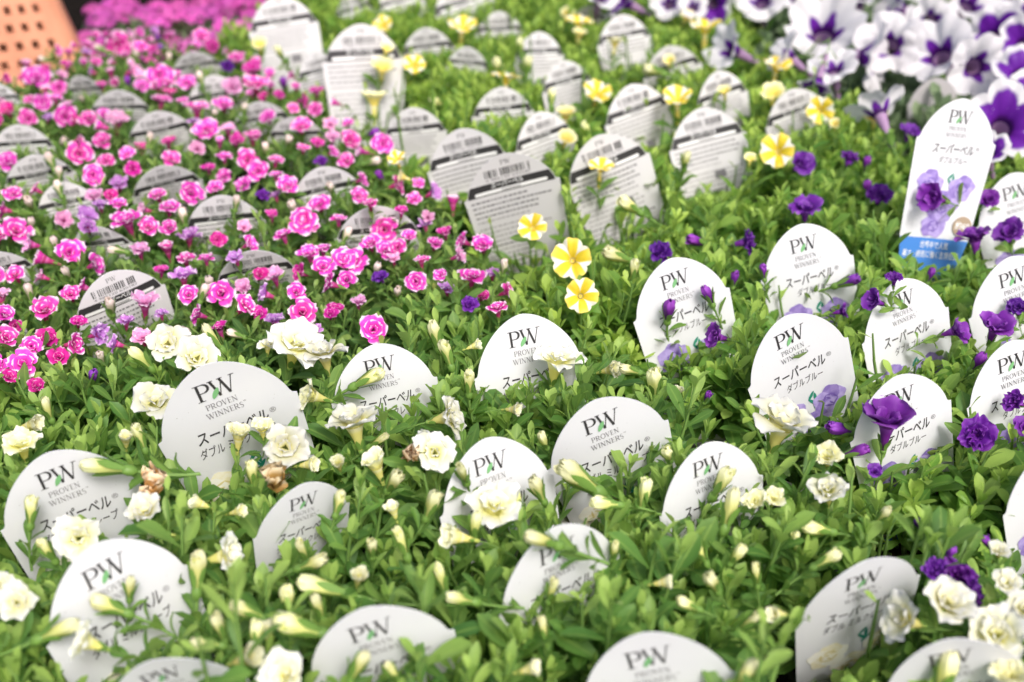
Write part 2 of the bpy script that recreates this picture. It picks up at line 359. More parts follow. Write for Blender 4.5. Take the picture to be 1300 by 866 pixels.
T['R'] = [(withered_mesh(s), cal_s[s % 4]) for s in range(2)]
T['G'] = [(bud_mesh('bud_cream', 31 + s, .16), cal_b[s % 3]) for s in range(2)]

EXPOSURE = 0.84
TAGS = {
 1: ('c', -0.1768, 0.5732, 0.1890, 0.4025, -0.1363, 0.2109, 1.2780),
 2: ('c', -0.0850, 0.6235, 0.1761, 0.2522, 0.0159, 0.1140, 1.0367),
 3: ('c', 0.0114, 0.6506, 0.1792, 0.1907, 0.1402, 0.1242, 1.1160),
 4: ('c', -0.2513, 0.4997, 0.1788, 0.4841, -0.0567, 0.1354, 1.1061),
 5: ('c', 0.0591, 0.5511, 0.1810, 0.2848, -0.0924, 0.3055, 1.1517),
 6: ('c', -0.0094, 0.5114, 0.1764, 0.4405, 0.2285, 0.0891, 1.0445),
 7: ('c', -0.1984, 0.4187, 0.1785, 0.6700, 0.1206, 0.1334, 1.0992),
 8: ('c', -0.1176, 0.4902, 0.1725, 0.6095, -0.1552, -0.0196, 0.8524),
 9: ('c', 0.1149, 0.5141, 0.1750, 0.4013, 0.0969, 0.1188, 0.9988),
 10: ('c', 0.0246, 0.4379, 0.1768, 0.5082, 0.0030, 0.1016, 1.0563),
 11: ('c', -0.0626, 0.3850, 0.1765, 0.2386, -0.1256, 0.2088, 1.0475),
 12: ('c', -0.1561, 0.3657, 0.1734, 0.2530, -0.2641, 0.2526, 0.9259),
 13: ('c', 0.0674, 0.3655, 0.1771, 0.0180, -0.0617, 0.2692, 1.0661),
 14: ('c', 0.1780, 0.4237, 0.1753, 0.3144, -0.1964, 0.2101, 1.0109),
 15: ('c', 0.2076, 0.3713, 0.1750, -0.0077, -0.1803, 0.3400, 0.9982),
 16: ('p', 0.1269, 0.7323, 0.1838, 0.1952, 0.1230, 0.2695, 1.1046),
 17: ('p', 0.2365, 0.7946, 0.1833, 0.0786, 0.1361, 0.2532, 1.0929),
 18: ('p', 0.1940, 0.6478, 0.1846, 0.3043, 0.0320, 0.3580, 1.1206),
 19: ('p', 0.2861, 0.7037, 0.1819, 0.3161, 0.1708, 0.2355, 1.0592),
 20: ('p', 0.2462, 0.5783, 0.1809, 0.2749, 0.0582, 0.2675, 1.0289),
 21: ('p', 0.3755, 0.8964, 0.2544, 0.0826, 0.2557, -0.1241, 1.0094),
 22: ('p', 0.4484, 0.9024, 0.1839, -0.0121, 0.2178, 0.3181, 1.1071),
 23: ('p', 0.3810, 0.7379, 0.1829, 0.1561, 0.1431, 0.3138, 1.0843),
 24: ('p', 0.3328, 0.6188, 0.1812, 0.1895, 0.1235, 0.2798, 1.0379),
 25: ('p', 0.3101, 0.5128, 0.1779, 0.3599, 0.0313, 0.3160, 0.9018),
 26: ('k', -0.3066, 0.7656, 0.1661, 0.5909, -0.1628, 0.1971, 1.0572),
 27: ('k', -0.2133, 0.8254, 0.1636, 0.3060, -0.4132, 0.1114, 0.9766),
 28: ('k', -0.2611, 0.9260, 0.1651, 0.1912, -0.2387, 0.0268, 1.0295),
 29: ('k', -0.1187, 0.8937, 0.1671, 0.1560, -0.2671, 0.0552, 1.0838),
 30: ('k', -0.1787, 0.9956, 0.1656, 0.2846, -0.2239, 0.1501, 1.0423),
 31: ('k', -0.3390, 1.0153, 0.1640, 0.4133, -0.4176, 0.1624, 0.9942),
 32: ('k', -0.3878, 1.1709, 0.1640, 0.3975, -0.3128, 0.1069, 1.0314),
 33: ('k', -0.4565, 1.2515, 0.1646, 0.2265, -0.3422, -0.0384, 1.0141),
 34: ('k', -0.5254, 1.1330, 0.1626, 0.2364, -0.2015, -0.0025, 0.9373),
 35: ('k', -0.4718, 1.0384, 0.1637, 0.3939, -0.2879, 0.0994, 0.9822),
 36: ('k', -0.4201, 0.9722, 0.1616, 0.2012, -0.0738, 0.1409, 0.8727),
 37: ('k', -0.4289, 0.8301, 0.1612, 0.3691, -0.3067, 0.1796, 0.8302),
 38: ('k', -0.3601, 0.8841, 0.1610, -0.0608, -0.3150, 0.1731, 0.8036),
 39: ('k', -0.3547, 1.2947, 0.1653, 0.2975, -0.1368, 0.0761, 1.0361),
 40: ('k', -0.2861, 1.2166, 0.1630, 0.3081, -0.3309, 0.1165, 0.9527),
 41: ('k', -0.2365, 1.1662, 0.1624, 0.0251, -0.3343, 0.0258, 0.9240),
 42: ('k', -0.3977, 0.7230, 0.1613, 0.4712, -0.2020, 0.1767, 0.8490),
 43: ('k', -0.4150, 1.4361, 0.1625, 0.3481, -0.4048, 0.1398, 0.9310),
 44: ('k', -0.6188, 1.3014, 0.1612, -0.0919, -0.1835, 0.0649, 0.8173),
 45: ('k', -0.5246, 1.3384, 0.1611, -0.2243, -0.3458, 0.1679, 0.8209),
 46: ('Y', -0.1795, 1.3237, 0.2045, 0.0993, 0.2093, 0.0302, 1.3984),
 47: ('Y', -0.3059, 1.4919, 0.2031, 0.2318, 0.5168, 0.1063, 1.3346),
 48: ('y', -0.0449, 1.0405, 0.1817, 0.1796, -0.0585, 0.1965, 1.1709),
 49: ('y', -0.0002, 0.9477, 0.1896, 0.1414, -0.2015, 0.2388, 1.2888),
 50: ('y', 0.0937, 1.0086, 0.1848, 0.1501, 0.0234, 0.3511, 1.2208),
 51: ('y', 0.2032, 1.1019, 0.1811, 0.0063, 0.1944, 0.2591, 1.1601),
 52: ('y', 0.0337, 1.1170, 0.1756, 0.5015, 0.2032, 0.1532, 1.0416),
 53: ('y', -0.0101, 1.2102, 0.1747, 0.0831, 0.0439, 0.0824, 1.0162),
 54: ('y', 0.0660, 1.3193, 0.1745, 0.4824, 0.1956, 0.1146, 1.0095),
 55: ('y', 0.0357, 1.4516, 0.1750, 0.4268, 0.2151, -0.0705, 1.0251),
 56: ('y', -0.0173, 1.5746, 0.1741, 0.0223, 0.0484, 0.0536, 0.9984),
 57: ('y', -0.1125, 1.4783, 0.1753, 0.1340, -0.0643, 0.0999, 1.0358),
 58: ('y', -0.0571, 1.4149, 0.1712, -0.2939, -0.0121, 0.0011, 0.8605),
 59: ('y', -0.1047, 1.1458, 0.1737, 0.1104, -0.0409, 0.0749, 0.9848),
 60: ('y', 0.1525, 1.5126, 0.1798, 0.2733, 0.2140, 0.1114, 1.1361),
 61: ('y', 0.2020, 1.3754, 0.1771, 0.0760, -0.0427, 0.2765, 1.0800),
 62: ('y', 0.1403, 1.1935, 0.1796, 0.2507, 0.2088, 0.2541, 1.1317),
 63: ('y', 0.2429, 1.2547, 0.1778, 0.5134, 0.2276, 0.1448, 1.0957),
 64: ('y', 0.3190, 1.1980, 0.1761, 0.1092, 0.0935, 0.3230, 1.0553),
 65: ('y', -0.2419, 1.3706, 0.1729, 0.8212, 0.2266, 0.0163, 0.9525),
 66: ('y', 0.1119, 1.6514, 0.1710, 0.2761, -0.1835, 0.1098, 0.8424),
 67: ('y', -0.0721, 1.6696, 0.1885, 0.0958, 0.1668, 0.2903, 1.3238),
 68: ('y', -0.2369, 1.6994, 0.1739, 0.6502, 0.2289, 0.1220, 0.9892),
 70: ('y', -0.1708, 1.7300, 0.1782, 0.2670, 0.1987, 0.1962, 1.1039),
 69: ('g', 0.4980, 1.2718, 0.1715, 0.0894, 0.0404, 0.1065, 0.8809),
}
PLANTS = [
 (-0.165, 0.755, 'k', 0),
 (-0.173, 0.589, 'c', 1),
 (-0.081, 0.623, 'c', 2),
 (0.011, 0.656, 'c', 3),
 (-0.251, 0.521, 'c', 4),
 (0.076, 0.584, 'c', 5),
 (-0.006, 0.515, 'c', 6),
 (-0.203, 0.436, 'c', 7),
 (-0.125, 0.499, 'c', 8),
 (0.117, 0.498, 'c', 9),
 (0.045, 0.434, 'c', 10),
 (-0.038, 0.382, 'c', 11),
 (-0.134, 0.371, 'c', 12),
 (0.1, 0.355, 'c', 13),
 (0.204, 0.456, 'c', 14),
 (0.242, 0.366, 'c', 15),
 (0.149, 0.729, 'p', 16),
 (0.259, 0.785, 'p', 17),
 (0.22, 0.662, 'p', 18),
 (0.311, 0.698, 'p', 19),
 (0.266, 0.575, 'p', 20),
 (0.359, 0.855, 'p', 21),
 (0.476, 0.884, 'p', 22),
 (0.41, 0.73, 'p', 23),
 (0.359, 0.613, 'p', 24),
 (0.342, 0.513, 'p', 25),
 (-0.302, 0.782, 'k', 26),
 (-0.214, 0.854, 'k', 27),
 (-0.258, 0.944, 'k', 28),
 (-0.118, 0.912, 'k', 29),
 (-0.173, 1.013, 'k', 30),
 (-0.34, 1.046, 'k', 31),
 (-0.389, 1.193, 'k', 32),
 (-0.464, 1.272, 'k', 33),
 (-0.529, 1.145, 'k', 34),
 (-0.473, 1.058, 'k', 35),
 (-0.412, 0.978, 'k', 36),
 (-0.429, 0.85, 'k', 37),
 (-0.348, 0.904, 'k', 38),
 (-0.361, 1.313, 'k', 39),
 (-0.29, 1.245, 'k', 40),
 (-0.222, 1.174, 'k', 41),
 (-0.393, 0.739, 'k', 42),
 (-0.415, 1.465, 'k', 43),
 (-0.614, 1.312, 'k', 44),
 (-0.51, 1.359, 'k', 45),
 (-0.165, 1.292, 'y', 46),
 (-0.285, 1.445, 'y', 47),
 (-0.031, 1.05, 'y', 48),
 (0.021, 0.967, 'y', 49),
 (0.125, 1.011, 'y', 50),
 (0.225, 1.086, 'y', 51),
 (0.052, 1.109, 'y', 52),
 (-0.004, 1.207, 'y', 53),
 (0.081, 1.31, 'y', 54),
 (0.04, 1.435, 'y', 55),
 (-0.012, 1.568, 'y', 56),
 (-0.11, 1.49, 'y', 57),
 (-0.055, 1.409, 'y', 58),
 (-0.099, 1.149, 'y', 59),
 (0.166, 1.498, 'y', 60),
 (0.224, 1.38, 'y', 61),
 (0.165, 1.182, 'y', 62),
 (0.262, 1.245, 'y', 63),
 (0.345, 1.194, 'y', 64),
 (-0.233, 1.362, 'y', 65),
 (0.116, 1.666, 'y', 66),
 (-0.045, 1.66, 'y', 67),
 (-0.231, 1.687, 'y', 68),
 (-0.14, 1.724, 'y', 70),
 (0.506, 1.27, 'g', 69),
 (0.132, 1.76, 'y', 0),
 (-0.3, 0.44, 'c', 0),
 (0.084, 0.896, 'y', 0),
 (0.192, 0.944, 'p', 0),
 (-0.348, 1.532, 'y', 0),
 (-0.312, 1.736, 'y', 0),
 (-0.216, 0.74, 'k', 0),
 (-0.588, 1.22, 'k', 0),
 (0.276, 1.46, 'y', 0),
 (0.432, 0.968, 'p', 0),
 (-0.048, 1.292, 'y', 0),
 (0.06, 0.764, 'y', 0),
 (-0.216, 1.592, 'y', 0),
 (0.216, 1.58, 'y', 0),
 (-0.384, 0.644, 'c', 0),
 (-0.528, 0.98, 'k', 0),
 (-0.06, 0.836, 'k', 0),
 (-0.036, 0.74, 'c', 0),
 (0.324, 1.1, 'p', 0),
 (-0.408, 1.736, 'y', 0),
 (-0.408, 1.832, 'y', 0),
 (-0.408, 1.928, 'y', 0),
 (-0.348, 1.628, 'y', 0),
 (-0.312, 1.832, 'y', 0),
 (-0.312, 1.928, 'y', 0),
 (-0.288, 0.644, 'c', 0),
 (-0.216, 1.832, 'y', 0),
 (-0.216, 1.928, 'y', 0),
 (-0.12, 1.592, 'y', 0),
 (-0.12, 1.832, 'y', 0),
 (-0.12, 1.928, 'y', 0),
 (-0.024, 1.832, 'y', 0),
 (-0.024, 1.928, 'y', 0),
 (0.072, 1.928, 'y', 0),
 (0.168, 1.928, 'y', 0),
 (0.216, 1.676, 'y', 0),
 (0.264, 1.928, 'y', 0),
 (0.264, 1.832, 'y', 0),
 (0.288, 0.944, 'p', 0),
 (0.42, 1.1, 'p', 0),
 (0.528, 0.968, 'p', 0),
 (0.528, 1.064, 'p', 0),
 (0.084, 1.568, 'y', 0),
 (0.168, 0.824, 'p', 0),
 (0.036, 1.748, 'y', 0),
 (0.3, 1.628, 'y', 0),
 (0.3, 1.724, 'y', 0),
 (0.324, 1.376, 'y', 0),
 (-0.696, 1.364, 'k', 0),
 (-0.24, 0.344, 'c', 0),
 (-0.552, 1.448, 'k', 0),
 (-0.348, 0.548, 'c', 0),
 (0.636, 1.232, 'g', 0),
 (0.396, 1.532, 'g', 0),
 (0.492, 1.436, 'g', 0),
 (0.492, 1.628, 'g', 0),
 (0.588, 1.532, 'g', 0),
 (0.588, 1.724, 'g', 0),
 (0.492, 1.82, 'g', 0),
 (0.588, 1.916, 'g', 0),
 (0.684, 1.436, 'g', 0),
 (0.684, 1.628, 'g', 0),
 (0.684, 1.82, 'g', 0),
 (0.78, 1.532, 'g', 0),
 (0.78, 1.724, 'g', 0),
 (0.78, 1.916, 'g', 0),
 (0.876, 1.628, 'g', 0),
 (0.876, 1.82, 'g', 0),
 (0.972, 1.916, 'g', 0),
 (0.396, 1.964, 'g', 0),
 (-0.54, 1.664, 'm', 0),
 (-0.612, 1.796, 'm', 0),
 (-0.66, 1.94, 'm', 0),
]
# ------------------------------------------------------------------ plant tags
TW = .07
HR = {'c': .5, 'p': .5, 'k': .44, 'y': .44, 'Y': .44, 'g': .44}
def tag_frame(yaw, lean, roll):
    u = np.array([math.cos(yaw), math.sin(yaw), 0]); n = np.array([math.sin(yaw), -math.cos(yaw), 0])
    w = math.cos(lean) * np.array([0, 0, 1.]) - math.sin(lean) * n
    return math.cos(roll) * u + math.sin(roll) * w, math.cos(roll) * w - math.sin(roll) * u
_tc = {}
def text2d(body, height, shear=0., offset=0., width=None):
    """triangles of a line of writing, centred on x, baseline at 0"""
    key = (body, height, shear, offset, width)
    if key in _tc: return _tc[key]
    c = bpy.data.curves.new('writing', 'FONT'); c.body = body; c.size = 1; c.resolution_u = 3; c.dimensions = '2D'; c.fill_mode = 'FRONT'; c.shear = shear; c.offset = offset
    o = bpy.data.objects.new('writing', c); COL.objects.link(o)
    dg = bpy.context.evaluated_depsgraph_get(); dg.update(); me = o.evaluated_get(dg).to_mesh(); me.calc_loop_triangles()
    v = np.array([(p.co.x, p.co.y) for p in me.vertices]).reshape(-1, 2); t = np.array([tuple(q.vertices) for q in me.loop_triangles]).reshape(-1, 3)
    bpy.data.objects.remove(o); bpy.data.curves.remove(c)
    v = v * height / .72; x0, x1 = v[:, 0].min(), v[:, 0].max(); v[:, 0] -= (x0 + x1) / 2
    if width: v[:, 0] *= width / (x1 - x0)
    _tc[key] = (v, t); return v, t
def arc(cx, cy, rx, ry, a0, a1, n=14):
    a = np.radians(np.linspace(a0, a1, n)); return np.stack([cx + rx * np.cos(a), cy + ry * np.sin(a)], 1)
def stroke(pts, w):
    pts = np.asarray(pts, float); w = np.broadcast_to(np.asarray(w, float), (len(pts),))
    t = np.gradient(pts, axis=0); t /= np.linalg.norm(t, axis=1)[:, None] + 1e-9; nn = np.stack([-t[:, 1], t[:, 0]], 1) * w[:, None] / 2
    v = np.concatenate([pts + nn, pts - nn]); k = len(pts)
    f = np.array([(i, i + k, i + k + 1, i + 1) for i in range(k - 1)])
    return v, f
def serif(ch):
    """strokes of a roman capital, cap height 1; returns list of strokes and the advance width"""
    S = []; th, tn, sf = .13, .05, .04
    def bar(x0, y0, x1, y1, w): S.append(stroke([(x0, y0), ((x0 + x1) / 2, (y0 + y1) / 2), (x1, y1)], w))
    if ch in 'PR':
        bar(.17, 0, .17, 1, th); bar(0, .02, .36, .02, sf); bar(0, .98, .2, .98, sf)
        S.append(stroke(np.concatenate([[(.2, .97)], arc(.40, .725, .25, .245, 90, -90, 16), [(.2, .48)]]), np.concatenate([[tn], tn + (th - tn) * np.sin(np.linspace(0, np.pi, 16)), [tn]])))
        if ch == 'R': bar(.38, .47, .74, .02, th); bar(.66, .02, .84, .02, sf)
        return S, .72 if ch == 'P' else .86
    if ch == 'O':
        S.append(stroke(arc(.45, .5, .38, .48, 0, 360, 30), tn + (th - tn) * np.abs(np.cos(np.radians(np.linspace(0, 360, 30)))))); return S, .9
    if ch == 'V':
        bar(.1, 1, .4, 0, th); bar(.4, 0, .68, 1, tn); bar(0, .98, .26, .98, sf); bar(.54, .98, .8, .98, sf); return S, .8
    if ch == 'W':
        bar(.1, 1, .38, 0, th); bar(.38, 0, .62, .95, tn); bar(.56, 1, .86, 0, th); bar(.86, 0, 1.14, 1, tn)
        bar(-.02, .98, .26, .98, sf); bar(.44, .98, .72, .98, sf); bar(1.02, .98, 1.28, .98, sf); return S, 1.24
    if ch == 'E':
        bar(.17, 0, .17, 1, th); bar(0, .02, .58, .02, sf); bar(0, .98, .56, .98, sf); bar(.2, .52, .46, .52, sf); bar(.57, 0, .57, .2, sf); bar(.55, 1, .55, .82, sf); bar(.46, .42, .46, .62, sf); return S, .66
    if ch == 'N':
        bar(.15, 0, .15, 1, tn); bar(.13, 1, .72, 0, th); bar(.72, 0, .72, 1, tn); bar(.02, .02, .28, .02, sf); bar(0, .98, .2, .98, sf); bar(.6, .98, .86, .98, sf); return S, .9
    if ch == 'I':
        bar(.18, 0, .18, 1, th); bar(.02, .02, .34, .02, sf); bar(.02, .98, .34, .98, sf); return S, .38
    if ch == 'S':
        S.append(stroke(np.concatenate([arc(.28, .74, .2, .24, 30, 270, 14), arc(.28, .25, .22, .25, 90, -150, 14)]), .04 + .07 * np.sin(np.linspace(0, np.pi, 28)))); return S, .58
def roman(word, h, width, slant=0., gap=.05):
    V = []; Fq = []; x = 0; n = 0
    for ch in word:
        st, adv = serif(ch)
        for v, f in st:
            v = v + [x, 0]; V.append(v); Fq.append(f + n); n += len(v)
        x += adv + gap
    V = np.concatenate(V); Fq = np.concatenate(Fq); V[:, 0] += slant * V[:, 1]
    V[:, 0] -= x / 2; V[:, 0] *= width / x; V[:, 1] *= h
    return V, Fq
def strip(x0, x1, y0, y1, n=10, x0t=None, x1t=None):
    x0t = x0 if x0t is None else x0t; x1t = x1 if x1t is None else x1t
    s = np.linspace(0, 1, n)
    v = np.concatenate([np.stack([x0 + (x1 - x0) * s, 0 * s + y0], 1), np.stack([x0t + (x1t - x0t) * s, 0 * s + y1], 1)])
    return v, np.array([(i, i + 1, i + 1 + n, i + n) for i in range(n - 1)])
def blob(cx, cy, rx, ry, rg, wav=.12, n=20, k=5):
    a = np.linspace(0, 2 * np.pi, n, endpoint=False); ph = rg.uniform(0, 6.28)
    r = 1 + wav * np.cos(k * a + ph)
    v = np.concatenate([[(cx, cy)], np.stack([cx + rx * r * np.cos(a), cy + ry * r * np.sin(a)], 1)])
    return v, np.array([(0, 1 + i, 1 + (i + 1) % n) for i in range(n)])
def leafshape(cx, cy, L, w, ang):
    s = np.linspace(-1, 1, 9); prof = w * (1 - s ** 2) ** .8 + .001; c, sn = math.cos(ang), math.sin(ang)
    p = np.concatenate([np.stack([s * L, prof], 1), np.stack([s * L, -prof], 1)]) @ np.array([[c, sn], [-sn, c]]) + [cx, cy]
    return p, np.array([(i, i + 9, i + 10, i + 1) for i in range(8)])
def dome_half(y, H): return .462 * np.clip(1 - np.clip(y / H, 0, 1) ** 1.55, 0, 1) ** .585
def tag_mesh(kind, bend, seed):
    rg = np.random.default_rng(seed); H = HR[kind]
    mb = MB(); card = {'k': 'card_pinkish', 'y': 'card_grey', 'Y': 'card_grey', 'g': 'card_plain_grey'}.get(kind, 'card_white')
    ph = np.linspace(0, np.pi / 2, 22)
    rows = [(y, max(dome_half(y, H), .004)) for y in H * np.sin(ph[::-1])]
    rows[-1] = (.012, .470)
    rows += [(.003, .488), (0., .5), (-.012, .5), (-.3, .487), (-.6, .472), (-.9, .457), (-1.2, .44), (-1.5, .385), (-1.72, .32), (-1.78, .10), (-2.05, .07), (-2.3, .015)]
    n = 17; s = np.linspace(-1, 1, n)
    P = np.array([[(q * h, y) for q in s] for y, h in rows])
    def put(v2, z):
        v2 = np.asarray(v2, float).reshape(-1, 2) * TW; zz = z + bend * v2[:, 0] ** 2 + .25 * bend * np.maximum(v2[:, 1], 0) ** 2
        return np.stack([v2[:, 0], v2[:, 1], zz], 1)
    fr = put(P, .0002); bk = put(P, -.0002); nr = len(rows)
    g = grid_faces(nr, n)
    mb.add(fr, g[:, ::-1], card); mb.add(bk, g, card)
    rim = [r * n for r in range(nr)] + [(nr - 1) * n + j for j in range(1, n)] + [r * n + n - 1 for r in range(nr - 2, -1, -1)] + [j for j in range(n - 2, 0, -1)]
    rv = np.concatenate([fr[rim], bk[rim]]); k = len(rim)
    mb.add(rv, np.array([(i, (i + 1) % k, k + (i + 1) % k, k + i) for i in range(k)]), card)
    def ink(vf, mat, x=0, y=0, lay=1):
        mb.add(put(np.asarray(vf[0]) + [x, y], .0002 + .00022 * lay), vf[1], mat)
    if kind in 'cp':
        a = H
        ink(roman('P', .150, .115), 'ink_dark', -.085, a - .295); ink(roman('W', .150, .185), 'ink_dark', .055, a - .295)
        ink(leafshape(-.012, a - .258, .052, .018, R(58)), 'ink_leaf', lay=2)
        ink(roman('PROVEN', .050, .225), 'ink_grey', 0, a - .385); ink(roman('WINNERS', .050, .265), 'ink_grey', 0, a - .462)
        ink(text2d('\u2122', .02, width=.02), 'ink_grey', .145, a - .425)
        jp = text2d('\u30b9\u30fc\u30d1\u30fc\u30d9\u30eb', .098, .22, .012, .52); ink(jp, 'ink_dark', 0, a - .655)
        ink(text2d('\u00ae', .045, width=.045), 'ink_grey', .30, a - .60)
        if kind == 'p':
            ink(text2d('\u30c0\u30d6\u30eb\u30d6\u30eb\u30fc', .068, .2, .0, .36), 'ink_dark', .03, a - .775)
            A, B, Cc = 'ink_lav', 'ink_lav_light', 'ink_lav_dark'; spots = [(-.20, -.53, .165), (.21, -.56, .155), (.02, -.80, .19), (-.04, -1.05, .15)]
        else:
            ink(text2d('\u30c0\u30d6\u30eb \u30df\u30eb\u30af\u30ec\u30fc\u30d7', .075, .2, .004, .56), 'ink_dark', 0, a - .785)
            A, B, Cc = 'ink_cream', 'ink_cream_light', 'ink_cream_dark'; spots = [(-.22, -.62, .16), (.22, -.66, .15), (-.02, -.88, .18)]
        for i in range(4): ink(leafshape(.05 + .035 * (i % 2), -.43 - .035 * i, .055, .014, R(50 + 38 * (i % 3))), 'ink_teal', lay=1 + .2 * i)
        for (cx, cy, r) in spots:
            for i in range(5):
                az = 2 * np.pi * i / 5 + rg.uniform(0, .4)
                ink(blob(cx + r * .5 * math.cos(az), cy + r * .5 * math.sin(az), r * .58, r * .55, rg, .07), A if i % 2 else B, lay=2 + .12 * i)
            for i in range(5):
                az = 2 * np.pi * i / 5 + rg.uniform(0, 1)
                ink(leafshape(cx + r * .38 * math.cos(az), cy + r * .38 * math.sin(az), r * .3, r * .05, az + R(90)), Cc, lay=3 + .1 * i)
                ink(leafshape(cx + r * .2 * math.cos(az + .6), cy + r * .2 * math.sin(az + .6), r * .17, r * .05, az + R(60)), Cc if i % 2 else B, lay=3.6 + .1 * i)
        if kind == 'p':
            ink(blob(.32, -1.02, .115, .125, rg, 0), 'ink_tan', lay=5)
            ink(text2d('\u7d0460', .075, 0, .01, .17), 'ink_white', .32, -1.05, lay=6)
            ink(strip(-.383, .383, -1.52, -1.2, 14, -.437, .437), 'ink_blue', lay=2); ink(strip(-.315, .315, -1.72, -1.52, 14, -.38, .38), 'ink_blue', lay=2)
            ink(text2d('\u4e16\u754c\u4e2d\u3067\u4eba\u6c17', .07, 0, .004, .36), 'ink_white', .03, -1.32, lay=3)
            ink(text2d('\u6691\u3055\u30fb\u75c5\u6c17\u306b\u5f37\u304f\u751f\u80b2\u65fa\u76db', .07, 0, .004, .72), 'ink_white', 0, -1.44, lay=3)
    elif kind in 'kyY':
        ink(roman('P', .055, .042), 'ink_grey', -.03, .325); ink(roman('W', .055, .065), 'ink_grey', .025, .325)
        x = -.235
        while x < .235:
            w = rg.choice([.006, .009, .013]); ink(strip(x, x + w, .20, .29, 2), 'ink_dark')
            x += w + rg.choice([.006, .008, .013]) + (.026 if rg.uniform() < .10 else 0)
        ink(text2d('4 985120 630187', .028, width=.47), 'ink_grey', 0, .162)
        rows_ = np.linspace(.004, .138, 5)
        for i in range(4): ink(strip(-dome_half(rows_[i], H) + .006, dome_half(rows_[i], H) - .006, rows_[i], rows_[i + 1] + (0 if i < 3 else 0), 15, -dome_half(rows_[i + 1], H) + .006, dome_half(rows_[i + 1], H) - .006), 'ink_dark')
        ink(text2d('\u30b9\u30fc\u30d1\u30fc\u30d9\u30eb', .055, .15, .012, .34), 'ink_white', -.03, .078, lay=2)
        ink(strip(-.36, .36, .018, .058, 15), 'ink_white', lay=2); ink(blob(-.36, .038, .02, .02, rg, 0), 'ink_white', lay=2); ink(blob(.36, .038, .02, .02, rg, 0), 'ink_white', lay=2)
        ink(strip(-.1, .1, .028, .046, 5), 'ink_light', lay=3)
        # small print too fine to read: rows of short dark dashes
        y = -.07
        for row in range(18):
            hw = .44 - .03 * row / 9; x = -hw; end = hw * rg.uniform(.2, .95)
            dark = 'ink_grey' if row < 4 or row in (9, 13) else 'ink_light'
            while x < end:
                w = rg.uniform(.015, .05); ink(strip(x, x + w, y, y + .020, 3), dark); x += w + rg.uniform(.008, .016)
            y -= .062 if row != 4 else .09
        ink(strip(.02, .16, -.50, -.40, 4), 'ink_grey', lay=2)
    return mb.mesh('plant_tag', smooth=False, attrs=False)

# what each tag looks like and what it stands beside (short noun phrases; the plants below are told by them too)
TAG_TEXT = {
1: 'broad white tag with cream blooms over its katakana',
2: 'white tag above two side-facing white trumpet blooms',
3: 'white tag with white bloom covering its logo corner',
4: 'white tag on left edge with leafy logo',
5: 'white tag tilted up right, shoulder on another tag',
6: 'white tag behind a pale bloom and five buds',
7: 'lower left white tag with side-facing white bloom',
8: 'white tag with withered brown flower at its shoulder',
9: 'white tag with two upright cream buds before it',
10: 'white tag with yellow bud at its left shoulder',
11: 'white tag on bottom edge with single cream bud',
12: 'bottom left white tag showing only its dome',
13: 'bottom centre white tag with bare uncovered logo',
14: 'lower right white tag leaning under ivory double bloom',
15: 'bottom right white tag buried in white blooms',
16: 'white tag with violet bud crossing its katakana',
17: 'white double-blue tag at back beside violet buds',
18: 'white tag with large printed lavender flower',
19: 'white tag between purple trumpets, lavender print half hidden',
20: 'white tag with purple trumpet bloom over its lettering',
21: 'tall white tag with blue band',
22: 'right edge white tag beside the tall blue-banded tag',
23: 'right edge white tag behind paired purple trumpets',
24: 'right edge white tag above ruffled deep purple bloom',
25: 'cut-off white tag low on the right edge',
26: 'barcode tag frontmost among the pink flowers',
27: 'barcode tag with pink side bloom on its end',
28: 'barcode tag behind the violet-specked middle pink flowers',
29: 'barcode tag nearest the yellow section in pink flowers',
30: 'barcode tag with clean dome beside purple bud',
31: 'barcode tag with bright pink bloom at right corner',
32: 'barcode tag overlapped by the slanting pink flower sprays',
33: 'barcode tag below the topmost pair of pink blooms',
34: 'barcode tag cut by left edge, upper of three',
35: 'barcode tag stepping down right of the left edge',
36: 'barcode tag with leafy shoot across its face',
37: 'barcode tag cut by left edge, lowest whole dome',
38: 'small barcode tag above the paired pink blooms',
39: 'barcode tag with lavender bloom on its right half',
40: 'barcode tag just left of its twin near yellow flowers',
41: 'barcode tag with pink bloom on its upper edge',
42: 'tag sliver on left edge above pink blooms',
43: 'far barcode tag behind the small purple bud',
44: 'tag sliver on left edge below the orange basket',
45: 'dim tag in leaves below the basket corner',
46: 'largest barcode tag with yellow bloom before it',
47: 'big barcode tag rising before the magenta flower heads',
48: 'barcode tag overlapped by the wide information tag',
49: 'wide information tag frontmost among yellow flowers',
50: 'steeply tilted barcode tag with yellow bloom on it',
51: 'barcode tag tilted right beside white-striped yellow star',
52: 'barcode tag touched by tall yellow flower column',
53: 'barcode tag under a yellow-striped bloom',
54: 'narrow barcode tag right of leafy yellow clump',
55: 'far clean barcode tag in centre of yellow flowers',
56: 'far barcode tag right of wide yellow bloom',
57: 'far barcode tag right of the largest barcode tag',
58: 'small tag dome sunk in leaves beside yellow buds',
59: 'barcode tag split by a leafy shoot',
60: 'far barcode tag below petunia bloom',
61: 'far tilted barcode tag left of yellow petunia neighbours',
62: 'barcode tag with yellow bloom on its right shoulder',
63: 'tilted barcode tag beneath side-facing petunia',
64: 'barcode tag with white-yellow star on its corner',
65: 'tag hidden behind left side of largest barcode tag',
66: 'farthest small tag dome below top edge',
67: 'far black-banded tag cut by top edge centre',
68: 'far tag cut by top edge above largest barcode tag',
70: 'far tag cut by top edge, narrow dark strip',
69: 'plain grey tag shaded among petunia leaves',
}
BENDS = (-1.6, 0.7, 2.2)
tag_meshes = {}
TINFO = []
tag_roots = {}
